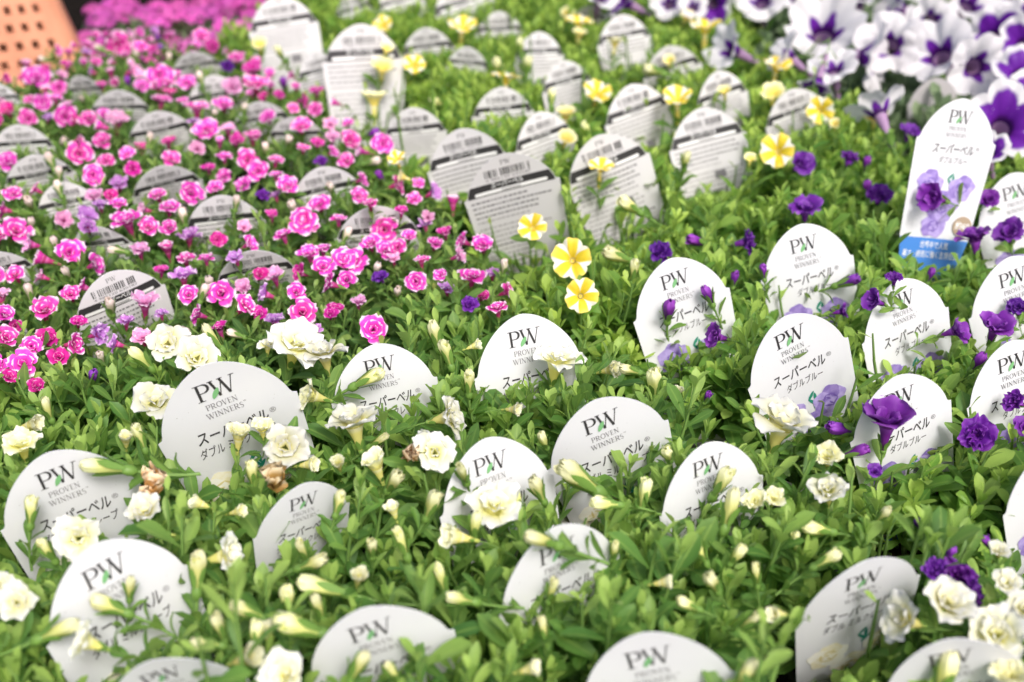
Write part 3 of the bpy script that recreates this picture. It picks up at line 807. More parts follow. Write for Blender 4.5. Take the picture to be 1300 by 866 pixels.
for i, (k, (ty, x, y, z, yaw, lean, roll, s)) in enumerate(TAGS.items()):
    lean = min(lean, .2); u, w = tag_frame(yaw, lean, roll); n = np.cross(u, w)
    b = (i * 7 + k) % 3; key = (ty.lower(), b)
    if key not in tag_meshes: tag_meshes[key] = tag_mesh(ty.lower() if ty != 'Y' else 'y', BENDS[b], 100 + b)
    o = obj('plant_tag', tag_meshes[key])
    mw = Matrix(((u[0] * s, w[0] * s, n[0] * s, x), (u[1] * s, w[1] * s, n[1] * s, y), (u[2] * s, w[2] * s, n[2] * s, z), (0, 0, 0, 1)))
    o.matrix_world = mw
    tag(o, TAG_TEXT[k], 'plant tag', {'c': 'white tags of the cream plants', 'p': 'white tags of the purple plants', 'k': 'barcode tags among the pink flowers'}.get(ty, 'barcode tags among the yellow flowers') if ty != 'g' else None)
    tag_roots[k] = o
    TINFO.append((k, ty, np.array([x, y, z]), u, w, n, s, HR[ty]))
def tag_hit(x, y, margin=0.):
    """nearest tag met by the ray through a point of the view: (ray length, tag id, height on the tag)"""
    d = ray(x, y); best = None
    for k, ty, c, u, w, n, s, H in TINFO:
        t = ((c - CP) @ n) / (d @ n)
        q = CP + d * t - c; a, b = (q @ u) / (TW * s), (q @ w) / (TW * s)
        inside = (abs(a) < .5 + margin and -1.6 < b <= 0) or (b > 0 and b < H + margin and abs(a) < dome_half(min(b, H * .999), H) + margin)
        if inside and t > 0 and (best is None or t < best[0]): best = (t, k, b)
    return best
FLOWERS = """
151 58 K 42 f
47 101 K 42 m
75 112 K 28 f
10 142 D 30 m
36 151 K 32 m
83 149 K 38 f
113 152 K 32 m
203 96 K 38 f
237 106 K 32 m
167 91 F 32 r
205 129 K 34 u
321 90 D 34 m
325 108 K 42 m
250 139 K 42 u
284 134 K 34 m
295 112 F 36 m
149 157 F 40 u
262 166 K 44 m
101 196 K 38 f
10 206 K 34 m
118 223 K 34 f
169 215 D 30 f
162 196 K 26 m
217 203 K 32 m
152 236 L 30 u
17 247 K 34 m
242 246 K 42 f
200 249 K 30 u
162 283 K 50 u
112 277 L 36 m
321 176 K 34 u
315 203 K 36 f
328 217 K 36 m
365 237 K 36 m
333 249 P 24 m
288 85 P 22 m
408 206 P 22 m
382 161 K 36 m
423 176 F 28 m
386 281 K 50 m
406 261 K 36 m
442 157 K 20 m
445 179 K 36 m
486 183 K 36 f
459 228 K 26 r
503 235 K 32 r
531 233 K 22 m
526 254 K 26 m
575 259 k 28 u
543 277 F 22 m
488 292 K 46 f
20 295 K 46 m
88 321 K 46 m
120 336 K 36 r
107 365 K 34 l
57 395 K 48 m
61 432 D 40 m
93 437 K 40 r
30 463 K 52 m
8 430 K 38 m
47 492 D 30 m
20 415 D 26 m
112 290 L 32 m
184 388 F 50 u
233 353 L 40 u
276 305 D 28 f
240 302 L 36 u
281 373 K 44 m
311 390 K 44 r
279 419 D 32 u
349 353 F 36 u
376 371 K 34 m
384 397 K 48 m
349 409 L 34 u
393 324 K 36 u
420 361 K 36 l
437 330 K 38 m
393 287 K 32 m
449 334 K 46 m
489 319 K 36 m
440 356 K 32 m
484 353 P 26 u
528 358 K 34 f
552 310 K 30 u
613 312 K 40 m
535 332 K 28 u
599 353 K 40 u
567 368 L 28 u
596 388 P 28 m
643 371 K 34 r
612 377 D 24 m
474 419 K 48 f
540 287 L 26 u
565 297 D 26 u
-4 300 K 40 m
140 250 D 26 m
178 320 F 34 u
215 290 K 30 m
205 345 D 24 u
300 330 L 30 u
340 150 K 28 m
285 200 K 26 u
250 190 F 26 m
130 110 D 22 u
180 110 K 26 m
400 140 K 26 m
350 205 K 28 u
440 205 K 28 m
470 260 K 26 u
430 280 K 30 u
510 270 D 24 u
345 275 D 26 u
310 290 F 24 m
500 330 F 26 u
410 318 K 30 u
262 330 K 26 u
20 350 K 36 m
135 205 K 28 m
85 85 D 24 u
265 215 D 22 u
205 400 L 24 u
370 430 L 24 u
520 300 K 26 m
140 390 S 24 m
118 480 V 22 u
267 360 S 22 u
85 348 S 20 m
258 372 S 22 u
310 140 S 16 u
255 100 S 16 u
215 75 S 14 u
420 240 S 18 u
478 342 S 20 m
505 372 S 20 m
150 318 S 20 l
38 372 S 22 u
70 310 S 18 u
440 300 S 20 u
338 190 S 16 u
190 178 S 16 u
75 240 S 18 u
40 285 S 18 u
300 425 S 20 l
128 455 S 20 u
214 437 C 58 m
250 455 C 60 m b
197 513 C 62 m b1
375 440 C 78 u
412 452 C 60 u
398 503 I 52 l
303 556 H 44 u
333 545 I 36 u
362 568 C 66 f
450 540 C 74 u
568 530 C 56 r
552 575 C 62 f
478 593 H 52 u
706 460 C 72 u
773 470 H 36 r
830 487 B 32 u
100 684 C 68 m
184 652 C 52 m
22 766 C 58 f
110 815 C 62 l
202 676 H 36 l
28 566 I 56 u
285 706 C 62 r
310 836 H 50 r
362 860 C 72 m
583 682 H 50 l
628 646 C 78 u
735 657 C 78 u b
736 608 B 48 l
992 541 C 88 u
1050 582 I 46 m
1052 624 C 60 u
1142 702 I 76 m b
1150 788 C 72 l
1202 768 C 78 u
1266 808 C 90 f
1283 860 I 60 m
958 638 I 40 m
982 634 I 36 m
-2 742 C 40 m
1278 742 C 40 m
1300 775 C 60 m
1200 862 B 50 u
1268 700 C 30 u
540 560 C 34 l
340 440 C 30 u
553 427 B 28 u
568 450 B 26 u
595 487 B 26 u
466 482 B 32 r
135 592 B 40 l
250 728 B 38 u
316 777 B 34 l
280 797 B 30 u
263 818 B 28 l
325 808 B 30 u
412 745 B 44 l
382 797 B 48 l
405 771 B 28 u
72 800 B 42 r
472 697 B 24 u
548 642 B 32 u
657 637 B 28 u
683 622 B 30 u
603 668 B 30 u
690 686 B 36 l
817 630 B 32 u
848 577 B 24 m
916 614 B 36 u
927 648 B 38 u
875 768 B 24 l
1048 710 B 28 u
1040 672 B 30 l
453 846 B 36 u
178 556 B 26 u
320 602 B 26 u
500 612 B 30 u
588 602 G 34 u
430 640 B 24 u
365 762 B 30 u
935 705 B 24 u
1120 655 B 22 u
510 690 G 34 u
560 735 G 36 u
890 700 G 32 u
780 700 G 28 u
60 700 G 30 u
385 700 G 30 u
700 750 G 30 u
960 730 G 30 u
1010 690 G 28 u
180 455 B 30 u
270 430 B 28 u
480 560 G 28 u
945 858 B 34 u
500 855 G 30 u
165 748 B 26 u
195 628 R 42 u
352 620 R 44 u
522 578 R 32 f
838 322 P 42 m
900 376 V 26 u
912 428 Q 40 l
886 307 V 26 l
944 308 P 44 r
1022 268 Q 48 u
1015 210 Q 40 m
1077 202 P 32 u
1116 250 P 42 m
1153 170 Q 34 u
1126 540 Q 76 u
1240 553 P 56 f
1113 383 Q 36 l
1135 355 P 28 u
1210 421 Q 44 r
1262 418 Q 52 u
1292 392 P 34 m
1238 306 Q 52 u
1282 298 Q 46 m
1085 574 V 30 r
1068 545 V 34 l
1188 252 Q 46 l
1075 358 V 28 r
1215 732 P 52 m
1228 752 P 54 r
1187 724 P 40 m
1225 676 V 30 r
1255 690 V 20 u
1165 666 V 18 u
1290 510 P 38 l
1240 460 V 26 u
970 346 V 18 u
932 355 V 20 u
1066 396 Q 26 r
1100 210 V 20 u
1100 240 V 20 u
1255 255 Q 30 m
898 505 V 18 u
1300 545 Q 36 m
1180 350 V 18 u
1205 705 V 26 u
1110 600 Q 26 m
848 396 V 30 u
727 331 Y 68 f
737 376 Y 56 f
676 290 Y 48 f
988 193 Y 55 f
1042 140 Y 46 f
860 133 Y 55 u
757 123 Y 46 m
718 150 Z 34 m
718 180 Z 32 m
475 134 Z 46 u
485 92 Z 38 m
762 218 Y 41 u
487 36 Y 35 m
586 42 Y 50 u
642 107 Y 48 u
735 36 Y 46 u
895 43 Y 52 u
526 86 Y 37 m
985 91 Y 46 u
981 124 Z 38 m
952 205 Z 22 m
505 205 Y 30 m
515 226 Z 24 l
1110 153 Z 38 m
735 48 Z 26 u
870 25 Z 26 m
720 22 Z 26 m
558 130 B 22 l
830 90 B 26 l
800 262 B 30 l
785 325 B 30 l
745 165 B 20 u
635 85 B 22 u
490 65 Z 22 m
670 85 B 22 u
330 60 Z 26 m
355 68 B 18 u
870 205 B 24 u
920 120 Z 24 m
1060 160 Z 20 m
700 125 B 20 u
850 80 Z 22 m
780 60 Z 30 u
1000 60 Z 24 m
805 345 B 22 u
660 60 B 20 u
1045 50 W 100 f
1092 72 W 84 r
1196 75 W 96 f
935 66 W 66 l
968 8 W 64 m
905 4 X 56 f
1262 52 X 84 f
1270 165 X 92 f b
1294 100 X 72 m b
1012 6 W 60 m
1090 4 W 66 m
1146 14 W 66 l
1180 26 W 60 f
1225 12 W 76 m
1118 148 W 72 b
800 6 X 58 m
1040 98 X 46 d
1300 25 W 70 f
1060 95 W 60 m
1285 5 W 60 m
1148 40 W 54 r
1320 130 X 80 f b
1255 200 X 56 m b
880 12 W 40 m
215 265 K 36 u
270 60 D 26 m
255 45 K 26 m
300 75 K 26 m
180 60 K 24 m
215 120 D 26 u
130 180 K 30 m
180 190 D 28 u
310 235 K 30 m
455 250 K 30 m
360 300 K 34 u
330 350 D 28 m
240 375 K 34 m
410 340 K 38 m
470 310 K 34 m
160 410 L 30 u
5 400 K 36 m
90 375 K 36 m
40 440 K 34 m
75 455 D 34 m
425 395 D 30 u
455 385 F 28 u
65 205 S 20 u
75 222 S 18 u
120 250 F 30 u
128 262 L 28 u
350 250 L 22 u
300 258 S 18 u
95 155 D 24 m
55 130 K 28 m
300 180 D 28 m
285 225 K 28 m
505 315 K 30 m
560 350 K 26 m
625 350 L 24 u
640 340 S 20 u
420 400 D 26 m
400 420 L 26 u
330 400 D 26 m
100 410 D 28 m
150 260 K 30 u
-5 465 K 40 m
-8 350 K 36 m
12 480 D 28 m
38 540 H 39 r
140 770 B 34 l
340 805 H 39 u
395 715 B 30 r
455 735 H 34 u
585 760 B 32 l
670 850 H 36 r
690 800 G 30 u
500 650 H 32 u
770 640 B 30 l
840 740 H 32 r
905 740 B 30 u
990 780 H 34 l
950 790 G 30 u
430 590 H 32 u
255 640 H 34 l
300 650 H 32 r
40 650 B 30 u
650 520 H 27 r
690 560 B 24 u
860 500 H 25 u
800 470 B 22 l
600 440 H 25 r
390 590 H 34 r
160 560 H 32 u
60 520 B 24 u
1005 75 W 60 l
1130 60 W 78 f
1235 85 W 80 f
1300 60 X 70 f
850 8 W 48 m
760 4 W 46 m
1180 -5 W 66 m
1290 150 W 70 f b
58 114 K 18 u
60 90 D 22 m
385 189 K 22 u
581 326 F 32 r
182 431 F 37 u
290 166 F 26 u
383 347 D 30 l
129 63 S 15 l
81 281 F 31 m
-3 240 S 23 u
195 40 L 16 m
34 84 k 19 u
336 124 D 20 m
230 59 K 20 r
472 206 S 22 r
163 45 F 18 r
147 107 k 22 m
342 94 K 18 m
96 58 k 15 l
376 112 k 18 m
471 170 V 20 r
106 81 k 17 m
121 46 k 18 m
58 76 S 14 l
402 118 D 24 u
7 267 K 31 l
98 179 k 21 r
73 65 K 17 r
316 310 K 31 r
548 246 L 29 r
371 264 S 23 u
37 259 S 23 m
158 70 K 18 u
55 352 F 28 l
135 46 D 18 u
143 79 F 16 l
272 146 S 15 m
213 319 k 30 u
79 181 S 18 m
122 79 K 19 m
338 374 L 35 l
370 97 K 17 l
232 129 K 20 u
199 112 k 21 m
105 127 S 15 m
288 65 F 16 l
38 127 K 19 m
208 61 V 12 l
78 97 F 20 m
188 289 K 33 m
58 330 k 34 l
240 426 S 28 m
236 331 K 33 u
123 425 L 38 r
214 182 D 26 u
6 101 D 19 r
86 134 F 20 u
354 122 D 20 m
253 400 K 37 l
188 50 k 15 r
372 138 K 21 m
30 102 D 20 u
233 276 S 21 u
484 226 V 18 u
343 111 k 20 m
194 64 D 17 u
361 108 V 18 m
149 437 L 33 l
422 193 K 22 r
215 44 K 16 u
273 239 K 28 m
383 128 D 23 r
189 80 D 20 u
-3 130 F 20 r
61 151 L 19 u
225 95 K 20 u
632 393 K 35 u
174 71 S 13 u
118 92 L 18 l
325 77 K 19 u
427 131 k 18 l
588 307 K 34 l
419 159 F 25 m
310 367 F 30 m
462 193 k 25 l
247 156 L 21 u
46 241 K 25 l
-9 101 V 14 r
70 126 K 23 u
279 182 k 21 u
403 183 D 23 m
141 94 k 19 u
109 68 L 18 u
41 311 F 33 l
131 161 k 25 l
350 223 K 23 u
133 146 K 24 m
-2 153 D 21 m
214 106 K 21 m
177 42 K 17 m
87 68 D 19 u
251 58 K 20 u
2 377 F 36 u
185 267 F 28 l
366 180 S 19 m
182 95 L 17 r
319 120 k 18 m
203 51 V 13 u
163 106 V 16 u
111 56 K 18 u
149 45 F 18 m
250 456 C 62 m b1
"""
# ------------------------------------------------------------------ plants: pots on a pixel-checked lattice of real 10 cm pots
def lathe(mb, mat, prof, n=28):
    th = np.linspace(0, 2 * np.pi, n, endpoint=False)
    P = np.array([[(r * math.cos(a), r * math.sin(a), z) for a in th] for r, z in prof]); mb.add(P, grid_faces(len(prof), n, True), mat)
def pot_mesh(mat):
    mb = MB(); lathe(mb, mat, [(.001, .002), (.034, .002), (.036, .004), (.0435, .088), (.0475, .089), (.0482, .100), (.0462, .100), (.0445, .090), (.0430, .086)])
    return mb.mesh('pot')
def soil_mesh():
    mb = MB(); rg = np.random.default_rng(5); th = np.linspace(0, 2 * np.pi, 24, endpoint=False); P = []
    for r in np.linspace(.043, .001, 9): P.append([(r * math.cos(a), r * math.sin(a), .087 + rg.uniform(-.002, .003)) for a in th])
    mb.add(np.array(P), grid_faces(9, 24, True), 'soil'); return mb.mesh('soil')
POT = {'d': pot_mesh('pot_dark'), 'w': pot_mesh('pot_white')}; SOIL = soil_mesh()
VAR = {'c': ('cream-flowered plant', 'leaf_cream'), 'p': ('purple-flowered plant', 'leaf_purple'), 'k': ('pink-flowered plant', 'leaf_pink'),
       'y': ('yellow-flowered plant', 'leaf_yellow'), 'g': ('white-purple petunia', 'leaf_petunia'), 'm': ('magenta verbena plant', 'leaf_petunia')}
GROUP = {'c': 'potted cream double calibrachoas', 'p': 'potted purple double calibrachoas', 'k': 'potted pink double calibrachoas', 'y': 'potted yellow striped calibrachoas', 'g': 'potted white and purple petunias', 'm': 'magenta verbenas behind'}
plants = []; used = set()
tagpix = {}
for k, ty, c, u, w, n, s, H in TINFO:
    X, Y, d = proj(c + w * .2 * TW); tagpix[k] = (X, Y, c)
def relation(x, y, skip=0):
    p = np.array([x, y]); ds = sorted(tagpix, key=lambda k: np.hypot(*(tagpix[k][2][:2] - p)))
    k = ds[skip]; q = p - tagpix[k][2][:2]
    if abs(q[0]) > abs(q[1]): rel = 'right of' if q[0] > 0 else 'left of'
    else: rel = 'behind' if q[1] > 0 else 'before'
    return rel, k
for (x, y, v, tid) in PLANTS:
    if v == 'm': continue
    X, Y, d = proj(np.array([x, y, .16]))
    if v == 'y' and not tid and X < 362 and Y < 45: continue     # the verbenas stand here
    if X < -130 or X > 1430 or Y > 960 or Y < -40: continue
    root = bpy.data.objects.new('petunia_plant' if v == 'g' else 'calibrachoa_plant', None); COL.objects.link(root)
    root.location = (x, y, 0); root.empty_display_size = .03
    nm = VAR[v][0]
    if tid: lab = '%s under the %s' % (nm, TAG_TEXT[tid])
    else:
        for sk in range(12):
            rel, k = relation(x, y, sk); lab = '%s %s the %s' % (('untagged ' if len(TAG_TEXT[k].split()) < 11 else '') + nm, rel, TAG_TEXT[k])
            if lab not in used and len(lab.split()) <= 16: break
    used.add(lab)
    tag(root, lab, 'petunia' if v == 'g' else 'calibrachoa', GROUP[v])
    o = obj('pot', POT['w' if (v == 'p' or tid in (21,)) else 'd'], root); obj('soil', SOIL, root)
    plants.append(dict(x=x, y=y, v=v, tid=tid, root=root, d=d, z0=.09, h=.160))
# ------------------------------------------------------------------ flowers, each a part of the plant it grows on
ZF = {'c': .186, 'k': .180, 'p': .180, 'y': .190, 'g': .200}
KV = dict(K='k', D='k', L='k', F='k', k='k', S='k', C='c', I='c', H='c', B='c', G='c', R='c', P='p', Q='p', V='p', h='p', Y='y', Z='y', W='g', X='g')
ZD = dict(K=0, D=-.004, L=-.006, F=-.002, k=0, S=.0, C=.003, I=0, H=.002, B=.002, G=-.004, R=.0, P=0, Q=.003, V=-.002, h=0, Y=.003, Z=0, W=0, X=0)
PXY = np.array([(p['x'], p['y']) for p in plants]); PV = [p['v'] for p in plants]
FLW = []   # px, py, radius px, depth : kept clear of foliage
cnt = {}
def axis_for(face, p, rg):
    tc = CP - p; tc = tc / np.linalg.norm(tc); up = np.array([0, 0, 1.]); j = rg.normal(0, 1, 3)
    if face == 'f': a = tc * .95 + up * .2 + j * .10
    elif face == 'm': a = up * .72 + tc * .62 + j * .20
    elif face == 'u': a = up + tc * .10 + j * .14
    elif face in 'lr': a = np.array([-.9 if face == 'l' else .9, 0, .35]) + tc * .30 + j * .10
    elif face == 'b': a = np.array([.1, .9, .35])
    else: a = np.array([0, -.5, -.7])
    return a / np.linalg.norm(a)
for ln in FLOWERS.strip().split('\n'):
    q = ln.split(); X, Y, kind, size, face = float(q[0]), float(q[1]), q[2], float(q[3]), q[4]; behind = len(q) > 5
    rg = np.random.default_rng(int(X * 131 + Y * 7 + 5000))
    v = KV[kind]
    if v == 'c' and kind in 'BG' and Y < 300: v = 'y'
    d = ray(X, Y); t = (ZF[v] + ZD[kind] + rg.uniform(-.004, .004) - CAMZ) / d[2]
    if v == 'k' and kind not in 'S': size *= .98
    if v == 'g': size *= 1.12
    h = tag_hit(X, Y, .06)
    if h:
        if behind and q[5] != 'b':      # grows just behind one tag
            c_, n_ = next((a[2], a[5]) for a in TINFO if a[0] == int(q[5][1:])); t = max(t, ((c_ - CP) @ n_) / (d @ n_) + .014)
        elif behind: t = max(t, h[0] + .018)
        else: t = min(t, h[0] - (.006 + .35 * size / F * h[0]))
    p = CP + d * t
    isbud = kind in 'BVSG'
    rad = (size / 2 if not isbud and kind != 'R' else size * ((1.18 if kind == 'B' and v == 'c' else 1.08) if isbud else .95)) * t / F
    a = axis_for(face, p, rg)
    if v == 'g': a = a + rg.normal(0, .24, 3); a /= np.linalg.norm(a)
    if isbud and face == 'u': a = np.array([rg.normal(0, .28), rg.normal(0, .2) - .1, 1]); a /= np.linalg.norm(a)
    ref = rg.normal(0, 1, 3); b = np.cross(a, ref); b /= np.linalg.norm(b); c2 = np.cross(a, b)
    dist = np.hypot(PXY[:, 0] - p[0], PXY[:, 1] - p[1]) + np.array([0 if pv == v else .25 for pv in PV])
    pl = plants[int(dist.argmin())]; root = pl['root']
    cnt[kind] = cnt.get(kind, 0) + 1
    b = b * rg.uniform(.86, 1.1)
    fm, cm = T[kind][(cnt[kind] * 3 + int(X)) % len(T[kind])]
    name = 'withered_flower' if kind == 'R' else 'bud' if isbud else 'flower'
    o = obj(name, fm, root)
    if isbud: b = b * .86; c2 = c2 * .86; a = a * (1.3 if v == 'c' else 1.15)
    o.matrix_parent_inverse = Matrix()
    loc = p - np.array([pl['x'], pl['y'], 0])
    o.matrix_local = Matrix(((b[0] * rad, c2[0] * rad, a[0] * rad, loc[0]), (b[1] * rad, c2[1] * rad, a[1] * rad, loc[1]), (b[2] * rad, c2[2] * rad, a[2] * rad, loc[2]), (0, 0, 0, 1)))
    obj('stem', cm, o)
    if kind == 'R': o['label'] = 'brown shrivelled flower'
    elif kind in 'LF': o['label'] = 'faded lavender flower'
    elif kind == 'H': o['label'] = 'half-open cream flower'
    FLW.append((X, Y, size * (.40 if not isbud else .30), t))
FLW = np.array(FLW)
# ------------------------------------------------------------------ foliage
BMIN = {1: -.62, 2: -.12, 3: -.1, 4: -.55, 5: -.12, 6: -.12, 7: -.45, 8: -.35, 9: -.1, 10: -.12, 11: -.05, 14: -.9, 15: -.1, 16: -.5, 17: -.5, 18: -.75, 19: -.45, 20: -.45, 21: -1.5, 22: -.5, 23: -.4, 24: -.35,
        25: -1.3, 26: -.35, 46: -1.1, 47: -.9, 48: -.4, 49: -1.05, 50: -.9, 51: -.65, 52: -.25, 54: -.45, 55: -.45, 60: -.4, 62: -.5, 63: -.5, 59: -.5, 64: -.2}
TB = [(CP, c, u, w, n, s, H, BMIN.get(k, {'c': -.0, 'p': -.28, 'k': .04, 'y': -.0, 'g': .1}.get(ty, -.2))) for k, ty, c, u, w, n, s, H in TINFO]
def blocks(P):
    """which points stand in front of a printed tag face or of a flower"""
    P = P.reshape(-1, 3); X, Y, d = proj(P); bad = np.zeros(len(P), bool)
    dirs = (P - CP) / d[:, None]
    for _, c, u, w, n, s, H, bm in TB:
        t = ((c - CP) @ n) / (dirs @ n); q = CP + dirs * t[:, None] - c
        a = (q @ u) / (TW * s); b = (q @ w) / (TW * s)
        ins = (t > 0) & (d < t + .004) & (b > bm) & (b < H + .02) & (np.abs(a) < np.where(b > 0, dome_half(np.clip(b, 0, H * .999), H) + .03, .50))
        bad |= ins
    for i in range(0, len(FLW), 64):
        f = FLW[i:i + 64]
        m = ((X[:, None] - f[:, 0]) ** 2 + (Y[:, None] - f[:, 1]) ** 2 < f[:, 2] ** 2) & (d[:, None] < f[:, 3] + .012)
        bad |= m.any(1)
    return bad
def foliage(pl, mat, rg, nsh, rmax, leafL, ztop, lod, nleaf=15, wr=.165, guard=True, zvar=.011, mound=.034):
    mb = MB(); z0 = pl['z0']; o = np.array([pl['x'], pl['y'], 0.])
    nv = 5 if lod else 7
    rr = rmax * np.sqrt((np.arange(nsh) + rg.uniform(0, 1, nsh)) / nsh); an = np.arange(nsh) * 2.39996 + rg.uniform(0, .6, nsh) + rg.uniform(0, 6)
    zt = ztop + rg.normal(0, zvar, nsh) - mound * (rr / rmax) ** 2
    tips = np.stack([rr * np.cos(an), rr * np.sin(an), zt], 1)
    base = np.stack([rr * np.cos(an) * .35, rr * np.sin(an) * .35, np.full(nsh, z0)], 1)
    ctrl = np.stack([rr * np.cos(an) * .85, rr * np.sin(an) * .85, z0 + (zt - z0) * rg.uniform(.35, .6, nsh)], 1)
    if guard:
        keep = rg.uniform(0, 1, nsh) < .06
        for it in range(7):          # a shoot in the way stays shorter instead of covering the print
            hid = (blocks(tips + o) | blocks(tips * .85 + ctrl * .15 + o)) & ~keep
            if not hid.any(): break
            tips[hid, 2] -= .008; ctrl[hid, 2] -= .005
    LB, LD, LA, LS, LL, LAGE, ST = [], [], [], [], [], [], []
    for i in range(nsh):
        def B(t): return (1 - t) ** 2 * base[i] + 2 * t * (1 - t) * ctrl[i] + t * t * tips[i]
        tl = np.linspace(0, 1, 5)[:, None]; ST.append(B(tl))
        k = nleaf; t = np.sort(1 - .72 * (1 - np.linspace(0, .985, k)) ** 1.45 + rg.uniform(-.018, .012, k)); t = np.clip(t, .2, 1)[:, None]
        pos = B(t); ax = 2 * (1 - t) * (ctrl[i] - base[i]) + 2 * t * (tips[i] - ctrl[i]); ax /= np.linalg.norm(ax, axis=1)[:, None]
        phi = np.arange(k) * 2.4 + rg.uniform(0, 6.28) + rg.uniform(-.3, .3, k)
        e1 = np.cross(ax, np.array([.31, .95, .05])); e1 /= np.linalg.norm(e1, axis=1)[:, None]; e2 = np.cross(ax, e1)
        rad = np.cos(phi)[:, None] * e1 + np.sin(phi)[:, None] * e2
        s = t[:, 0]
        LB.append(pos); LD.append(rad); LA.append(ax); LS.append(s)
        LL.append(leafL * np.where(s > .72, 1 - .62 * ((s - .72) / .28) ** 1.3, .72 + .28 * (s - .2) / .52) * rg.uniform(.62, 1.22, k))
        LAGE.append(np.clip((s - .55) / .45 + rg.normal(0, .12, k), 0, 1))
    b = np.concatenate(LB); r = np.concatenate(LD); ax = np.concatenate(LA); s = np.concatenate(LS); L = np.concatenate(LL); age = np.concatenate(LAGE); m = len(b)
    th0 = np.radians(36 + 38 * np.clip((s - .5) / .5, 0, 1) ** 1.4 + rg.normal(0, 9, m)); bend = np.radians(rg.uniform(2, 50, m) * (1 - .35 * s))
    side = np.cross(ax, r)
    v = np.linspace(0, 1, nv)
    th = th0[:, None] - bend[:, None] * v[None] ** 1.3
    dv = np.gradient(v)
    ds = np.diff(v, prepend=0)
    cr = np.cumsum(np.cos(th) * ds, 1) * L[:, None]; ca = np.cumsum(np.sin(th) * ds, 1) * L[:, None]
    mid = b[:, None] + cr[..., None] * r[:, None] + ca[..., None] * ax[:, None]
    nrm = -np.sin(th)[..., None] * r[:, None] + np.cos(th)[..., None] * ax[:, None]
    shp = np.interp(v, [0, .12, .3, .5, .68, .84, .94, 1], [.17, .26, .58, .88, 1., .86, .56, .10])
    hw = (L * wr * rg.uniform(.72, 1.32, m))[:, None] * shp[None]
    fold = rg.uniform(.05, .55, m)[:, None] * hw
    tw = rg.normal(0, .22, m)[:, None] * v[None]
    sd = side[:, None] * np.cos(tw)[..., None] + nrm * np.sin(tw)[..., None]
    P = np.stack([mid - sd * hw[..., None] + nrm * fold[..., None], mid, mid + sd * hw[..., None] + nrm * fold[..., None]], 2)   # m, nv, 3, 3
    if guard:
        bad = blocks(P[:, -1, 1] + o) | blocks(P[:, nv // 2, 1] + o)
        keep = ~bad | (rg.uniform(0, 1, m) < .10)
        P = P[keep]; age = age[keep]; m = len(P)
    fc = grid_faces(nv, 3); fa = (fc[None] + (np.arange(m) * nv * 3)[:, None, None]).reshape(-1, 4)
    rn = rg.beta(2, 2, m) * .8 + rg.uniform(0, .2)
    mb.add(P, fa, mat, np.broadcast_to(np.array([-1., 0, 1])[None, None], (m, nv, 3)), np.broadcast_to(v[None, :, None], (m, nv, 3)), np.broadcast_to(rn[:, None, None], (m, nv, 3)), np.broadcast_to(age[:, None, None], (m, nv, 3)))
    for st in ST: tubeline(mb, 'stem_green', st, [.0013, .0013, .0012, .0011, .0007], 4 if lod else 5)
    me = mb.mesh('foliage'); return obj('foliage', me, pl['root'])
for i, pl in enumerate(plants):
    rg = np.random.default_rng(900 + i); v = pl['v']; far = pl['d'] > 1.0
    if v == 'g': foliage(pl, 'leaf_petunia', rg, 40, .082, .036, .168, far, 13, .19)
    elif v == 'k': foliage(pl, 'leaf_pink', rg, 42, .068, .0245, .171, far, 16, .155, zvar=.014)
    else: foliage(pl, VAR[v][1], rg, 46, .070, .0285, {'c': .181, 'p': .177, 'y': .193}[v], far, 17, .165, zvar=.018)
# ------------------------------------------------------------------ verbenas far behind, flower heads of many florets
def head_mesh(seed):
    rg = np.random.default_rng(seed); mb = MB()
    for i in range(34):
        zc = 1 - i / 34 * .85; ph = i * 2.4; rr = math.sqrt(1 - zc * zc)
        n = np.array([rr * math.cos(ph), rr * math.sin(ph), zc]); n += rg.normal(0, .12, 3); n /= np.linalg.norm(n)
        e1 = np.cross(n, [.3, .5, .8]); e1 /= np.linalg.norm(e1); e2 = np.cross(n, e1); sub = MB()
        for k in range(5): petal(sub, 'petal_verbena', 2 * np.pi * k / 5 + rg.uniform(0, .3), .26, .13, R(20), R(-5), .03, 0, .1, .05, rg.uniform(0, 6), 5, 5, .2)
        P = np.concatenate(sub.v); P = P[:, :1] * e1 + P[:, 1:2] * e2 + P[:, 2:] * n + n * rg.uniform(.82, 1.02)
        mb.add(P, np.concatenate(sub.q), 'petal_verbena', np.concatenate(sub.at['pu']), np.concatenate(sub.at['pv']))
    t = np.linspace(0, 1, 5)[:, None]; tubeline(mb, 'stem_green', np.concatenate([.1 * t, 0 * t, .8 - 3.2 * t], 1), .05, 6)
    return mb.mesh('flower_head')
HEADS = [head_mesh(s) for s in range(3)]
VB = [(128, 62, 'leftmost magenta verbena beside the dark gap'), (188, 66, 'magenta verbena with the lowest hanging flower heads'), (245, 60, 'magenta verbena before the biggest pink mass'), (300, 44, 'magenta verbena left of the big far barcode tag'), (215, 18, 'farthest magenta verbena cut by the top edge'), (405, 10, 'small magenta verbena between two far tags'), (560, 2, 'magenta verbena sprig above far yellow section'),
      (150, 14, 'magenta verbena at top edge over the dark gap'), (285, 8, 'magenta verbena at top edge beside big barcode tag'), (345, 16, 'magenta verbena half hidden behind big barcode tag')]
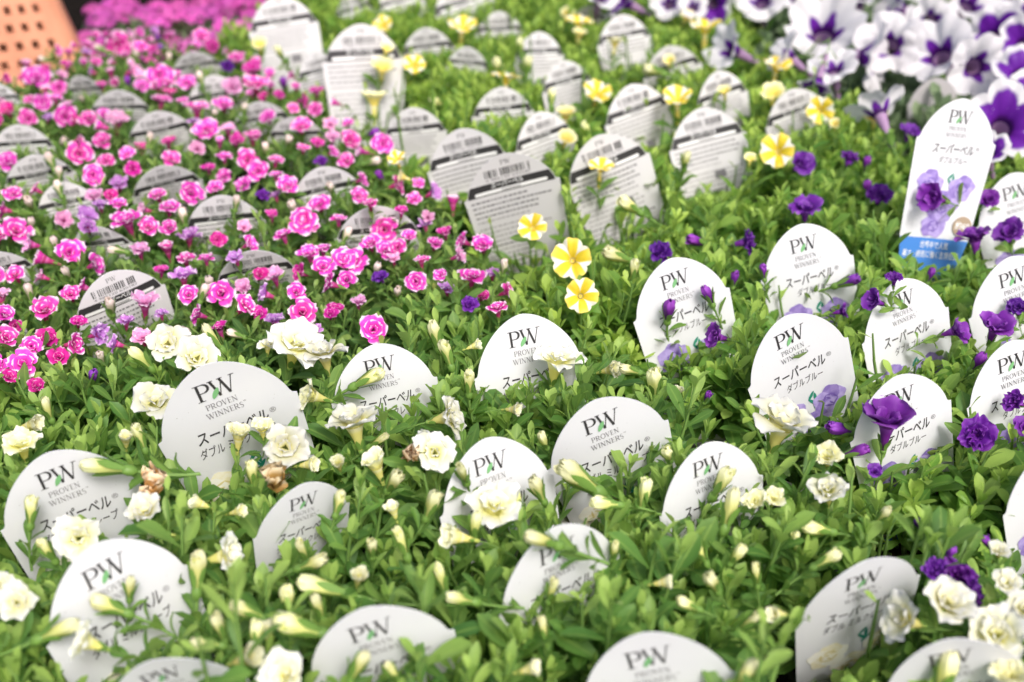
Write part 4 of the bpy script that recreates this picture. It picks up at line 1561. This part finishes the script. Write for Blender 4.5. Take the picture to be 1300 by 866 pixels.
for i, (X, Y, lab) in enumerate(VB):
    rg = np.random.default_rng(70 + i); t = 1.86 if i in (5, 6) else 1.95 if i < 5 else 2.1; d = ray(X, Y); p = CP + d * t; top = p[2]
    root = bpy.data.objects.new('verbena_plant', None); COL.objects.link(root); root.location = (p[0], p[1], 0)
    tag(root, lab, 'verbena', GROUP['m'])
    pl = dict(x=p[0], y=p[1], z0=max(top - .12, .01), root=root, d=t)
    pm = obj('pot', POT['d'], root); pm.scale = (1.2, 1.2, max(top - .09, .02) / .1); so = obj('soil', SOIL, root); so.scale = pm.scale
    foliage(pl, 'leaf_petunia', rg, 34, .075, .034, top - .02, True, 12, .16, guard=False)
    for k in range(4 if i in (5, 6) else 9):
        a = k * 2.4 + rg.uniform(0, .6); r = .062 * math.sqrt((k + .3) / 9)
        h = obj('flower_head', HEADS[k % 3], root); s = rg.uniform(.020, .030); h.scale = (s, s, s * .8)
        h.location = (r * math.cos(a), r * math.sin(a), top + rg.uniform(-.015, .012) - 2.5 * r * r); h.rotation_euler = (rg.uniform(-.4, .3), rg.uniform(-.4, .4), a)
# ------------------------------------------------------------------ ground
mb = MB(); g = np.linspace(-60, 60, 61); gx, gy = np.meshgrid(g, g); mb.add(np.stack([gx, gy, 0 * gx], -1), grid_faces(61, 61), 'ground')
go = tag(obj('ground', mb.mesh('ground')), 'ground under the pots, shade put into its dark colour', None, None, 'structure')
# ------------------------------------------------------------------ upturned orange basket with square holes
def basket():
    mb = MB(); W0, D0, Ht, inset = .17, .13, .40, .085   # half width, half depth at the bottom; height; taper of each side
    rc = .03
    def ring(z, shrink, dr=0.):
        hw, hd = W0 - shrink - dr, D0 - shrink - dr; P = []
        for cx, cy, a0 in ((hw - rc, -hd + rc, -90), (hw - rc, hd - rc, 0), (-hw + rc, hd - rc, 90), (-hw + rc, -hd + rc, 180)):
            P += [(cx + rc * math.cos(R(a0 + q)), cy + rc * math.sin(R(a0 + q)), z) for q in (0, 22.5, 45, 67.5, 90)]
        return P
    prof = [(.004, .016), (.0, .006), (.006, .0), (.016, -.003), (.038, .004), (.055, .010)]
    rows = [ring(z, sh) for z, sh in prof]
    mb.add(np.array(rows), grid_faces(len(rows), 20, True), 'basket')
    inner = [ring(z, sh + .004) for z, sh in prof]; mb.add(np.array(inner), grid_faces(len(rows), 20, True)[:, ::-1], 'basket')
    # side walls: a lattice of cells, each with a square hole that has depth
    zs = np.linspace(.055, Ht, 14); out = ring
    for zi in range(13):
        z0, z1 = zs[zi], zs[zi + 1]; s0 = .010 + inset * (z0 - .055) / (Ht - .055); s1 = .010 + inset * (z1 - .055) / (Ht - .055)
        A, B_ = np.array(ring(z0, s0)), np.array(ring(z1, s1)); A2, B2 = np.array(ring(z0, s0 + .004)), np.array(ring(z1, s1 + .004))
        for side in range(4):
            i0, i1 = side * 5 + 4, ((side + 1) % 4) * 5
            nc = 10 if side in (0, 2) and False else 10 if side % 2 else 8
            def cell(P0, P1, Q0, Q1, a, b): return P0[i0] + (P0[i1] - P0[i0]) * a, P0[i0] + (P0[i1] - P0[i0]) * b, Q0[i0] + (Q0[i1] - Q0[i0]) * b, Q0[i0] + (Q0[i1] - Q0[i0]) * a
            for c in range(nc):
                o_ = np.array(cell(A, A, B_, B_, c / nc, (c + 1) / nc)); n_ = np.array(cell(A2, A2, B2, B2, c / nc, (c + 1) / nc))
                def hole(q):
                    m_ = q.mean(0); off = (.12 if zi % 2 else -.12) * (q[1] - q[0])
                    return m_ + (q - m_) * .48 + off
                ho, hn = hole(o_), hole(n_)
                v = np.concatenate([o_, ho, n_, hn]); f = []
                for e in range(4):
                    g_ = (e + 1) % 4; f += [(e, g_, 4 + g_, 4 + e), (8 + g_, 8 + e, 12 + e, 12 + g_), (4 + e, 4 + g_, 12 + g_, 12 + e)]
                mb.add(v, np.array(f), 'basket')
        for cn in range(4):
            idx = [cn * 5 + q for q in range(5)]
            mb.add(np.concatenate([A[idx], B_[idx]]), grid_faces(2, 5), 'basket'); mb.add(np.concatenate([A2[idx], B2[idx]]), grid_faces(2, 5)[:, ::-1], 'basket')
    top = np.array(ring(Ht, .010 + inset)); mb.add(np.concatenate([top, top * [0.02, 0.02, 1]]), grid_faces(2, 20, True), 'basket')
    return mb.mesh('basket', smooth=False)
bo = obj('basket', basket()); d = ray(92, 112); t = 1.80
p = CP + d * t
bo.location = (p[0] - .162, p[1] + .05, p[2] - .02); bo.rotation_euler = (0, 0, R(24))
tag(bo, 'orange plastic basket with square holes at the top left corner', 'basket')
# ------------------------------------------------------------------ light: bright overcast day
SUN_EL, SUN_AZ = R(50), R(160)     # direction the light comes from, azimuth clockwise from +Y
w = bpy.data.worlds.new('World'); SC.world = w; w.use_nodes = True; nt = w.node_tree; nt.nodes.clear()
sky = nt.nodes.new('ShaderNodeTexSky'); sky.sky_type = 'NISHITA'; sky.sun_disc = False; sky.sun_elevation = SUN_EL; sky.sun_rotation = SUN_AZ
sky.air_density = .75; sky.dust_density = 5.0; sky.ozone_density = .6
bg = nt.nodes.new('ShaderNodeBackground'); bg.inputs[1].default_value = .125; out = nt.nodes.new('ShaderNodeOutputWorld')
nt.links.new(sky.outputs[0], bg.inputs[0]); nt.links.new(bg.outputs[0], out.inputs[0])
sd = bpy.data.lights.new('sun', 'SUN'); sd.energy = 1.5; sd.angle = R(16); sd.color = (1, .99, .98)
so = bpy.data.objects.new('sun', sd); COL.objects.link(so)
dv = Vector((math.sin(SUN_AZ) * math.cos(SUN_EL), math.cos(SUN_AZ) * math.cos(SUN_EL), math.sin(SUN_EL)))
so.rotation_euler = dv.to_track_quat('Z', 'Y').to_euler()
SC.view_settings.view_transform = 'Standard'; SC.view_settings.look = 'None'; SC.view_settings.gamma = 1; SC.view_settings.exposure = EXPOSURE
SC.render.engine = 'CYCLES'
SC.cycles.max_bounces = 8; SC.cycles.diffuse_bounces = 4; SC.cycles.transmission_bounces = 5
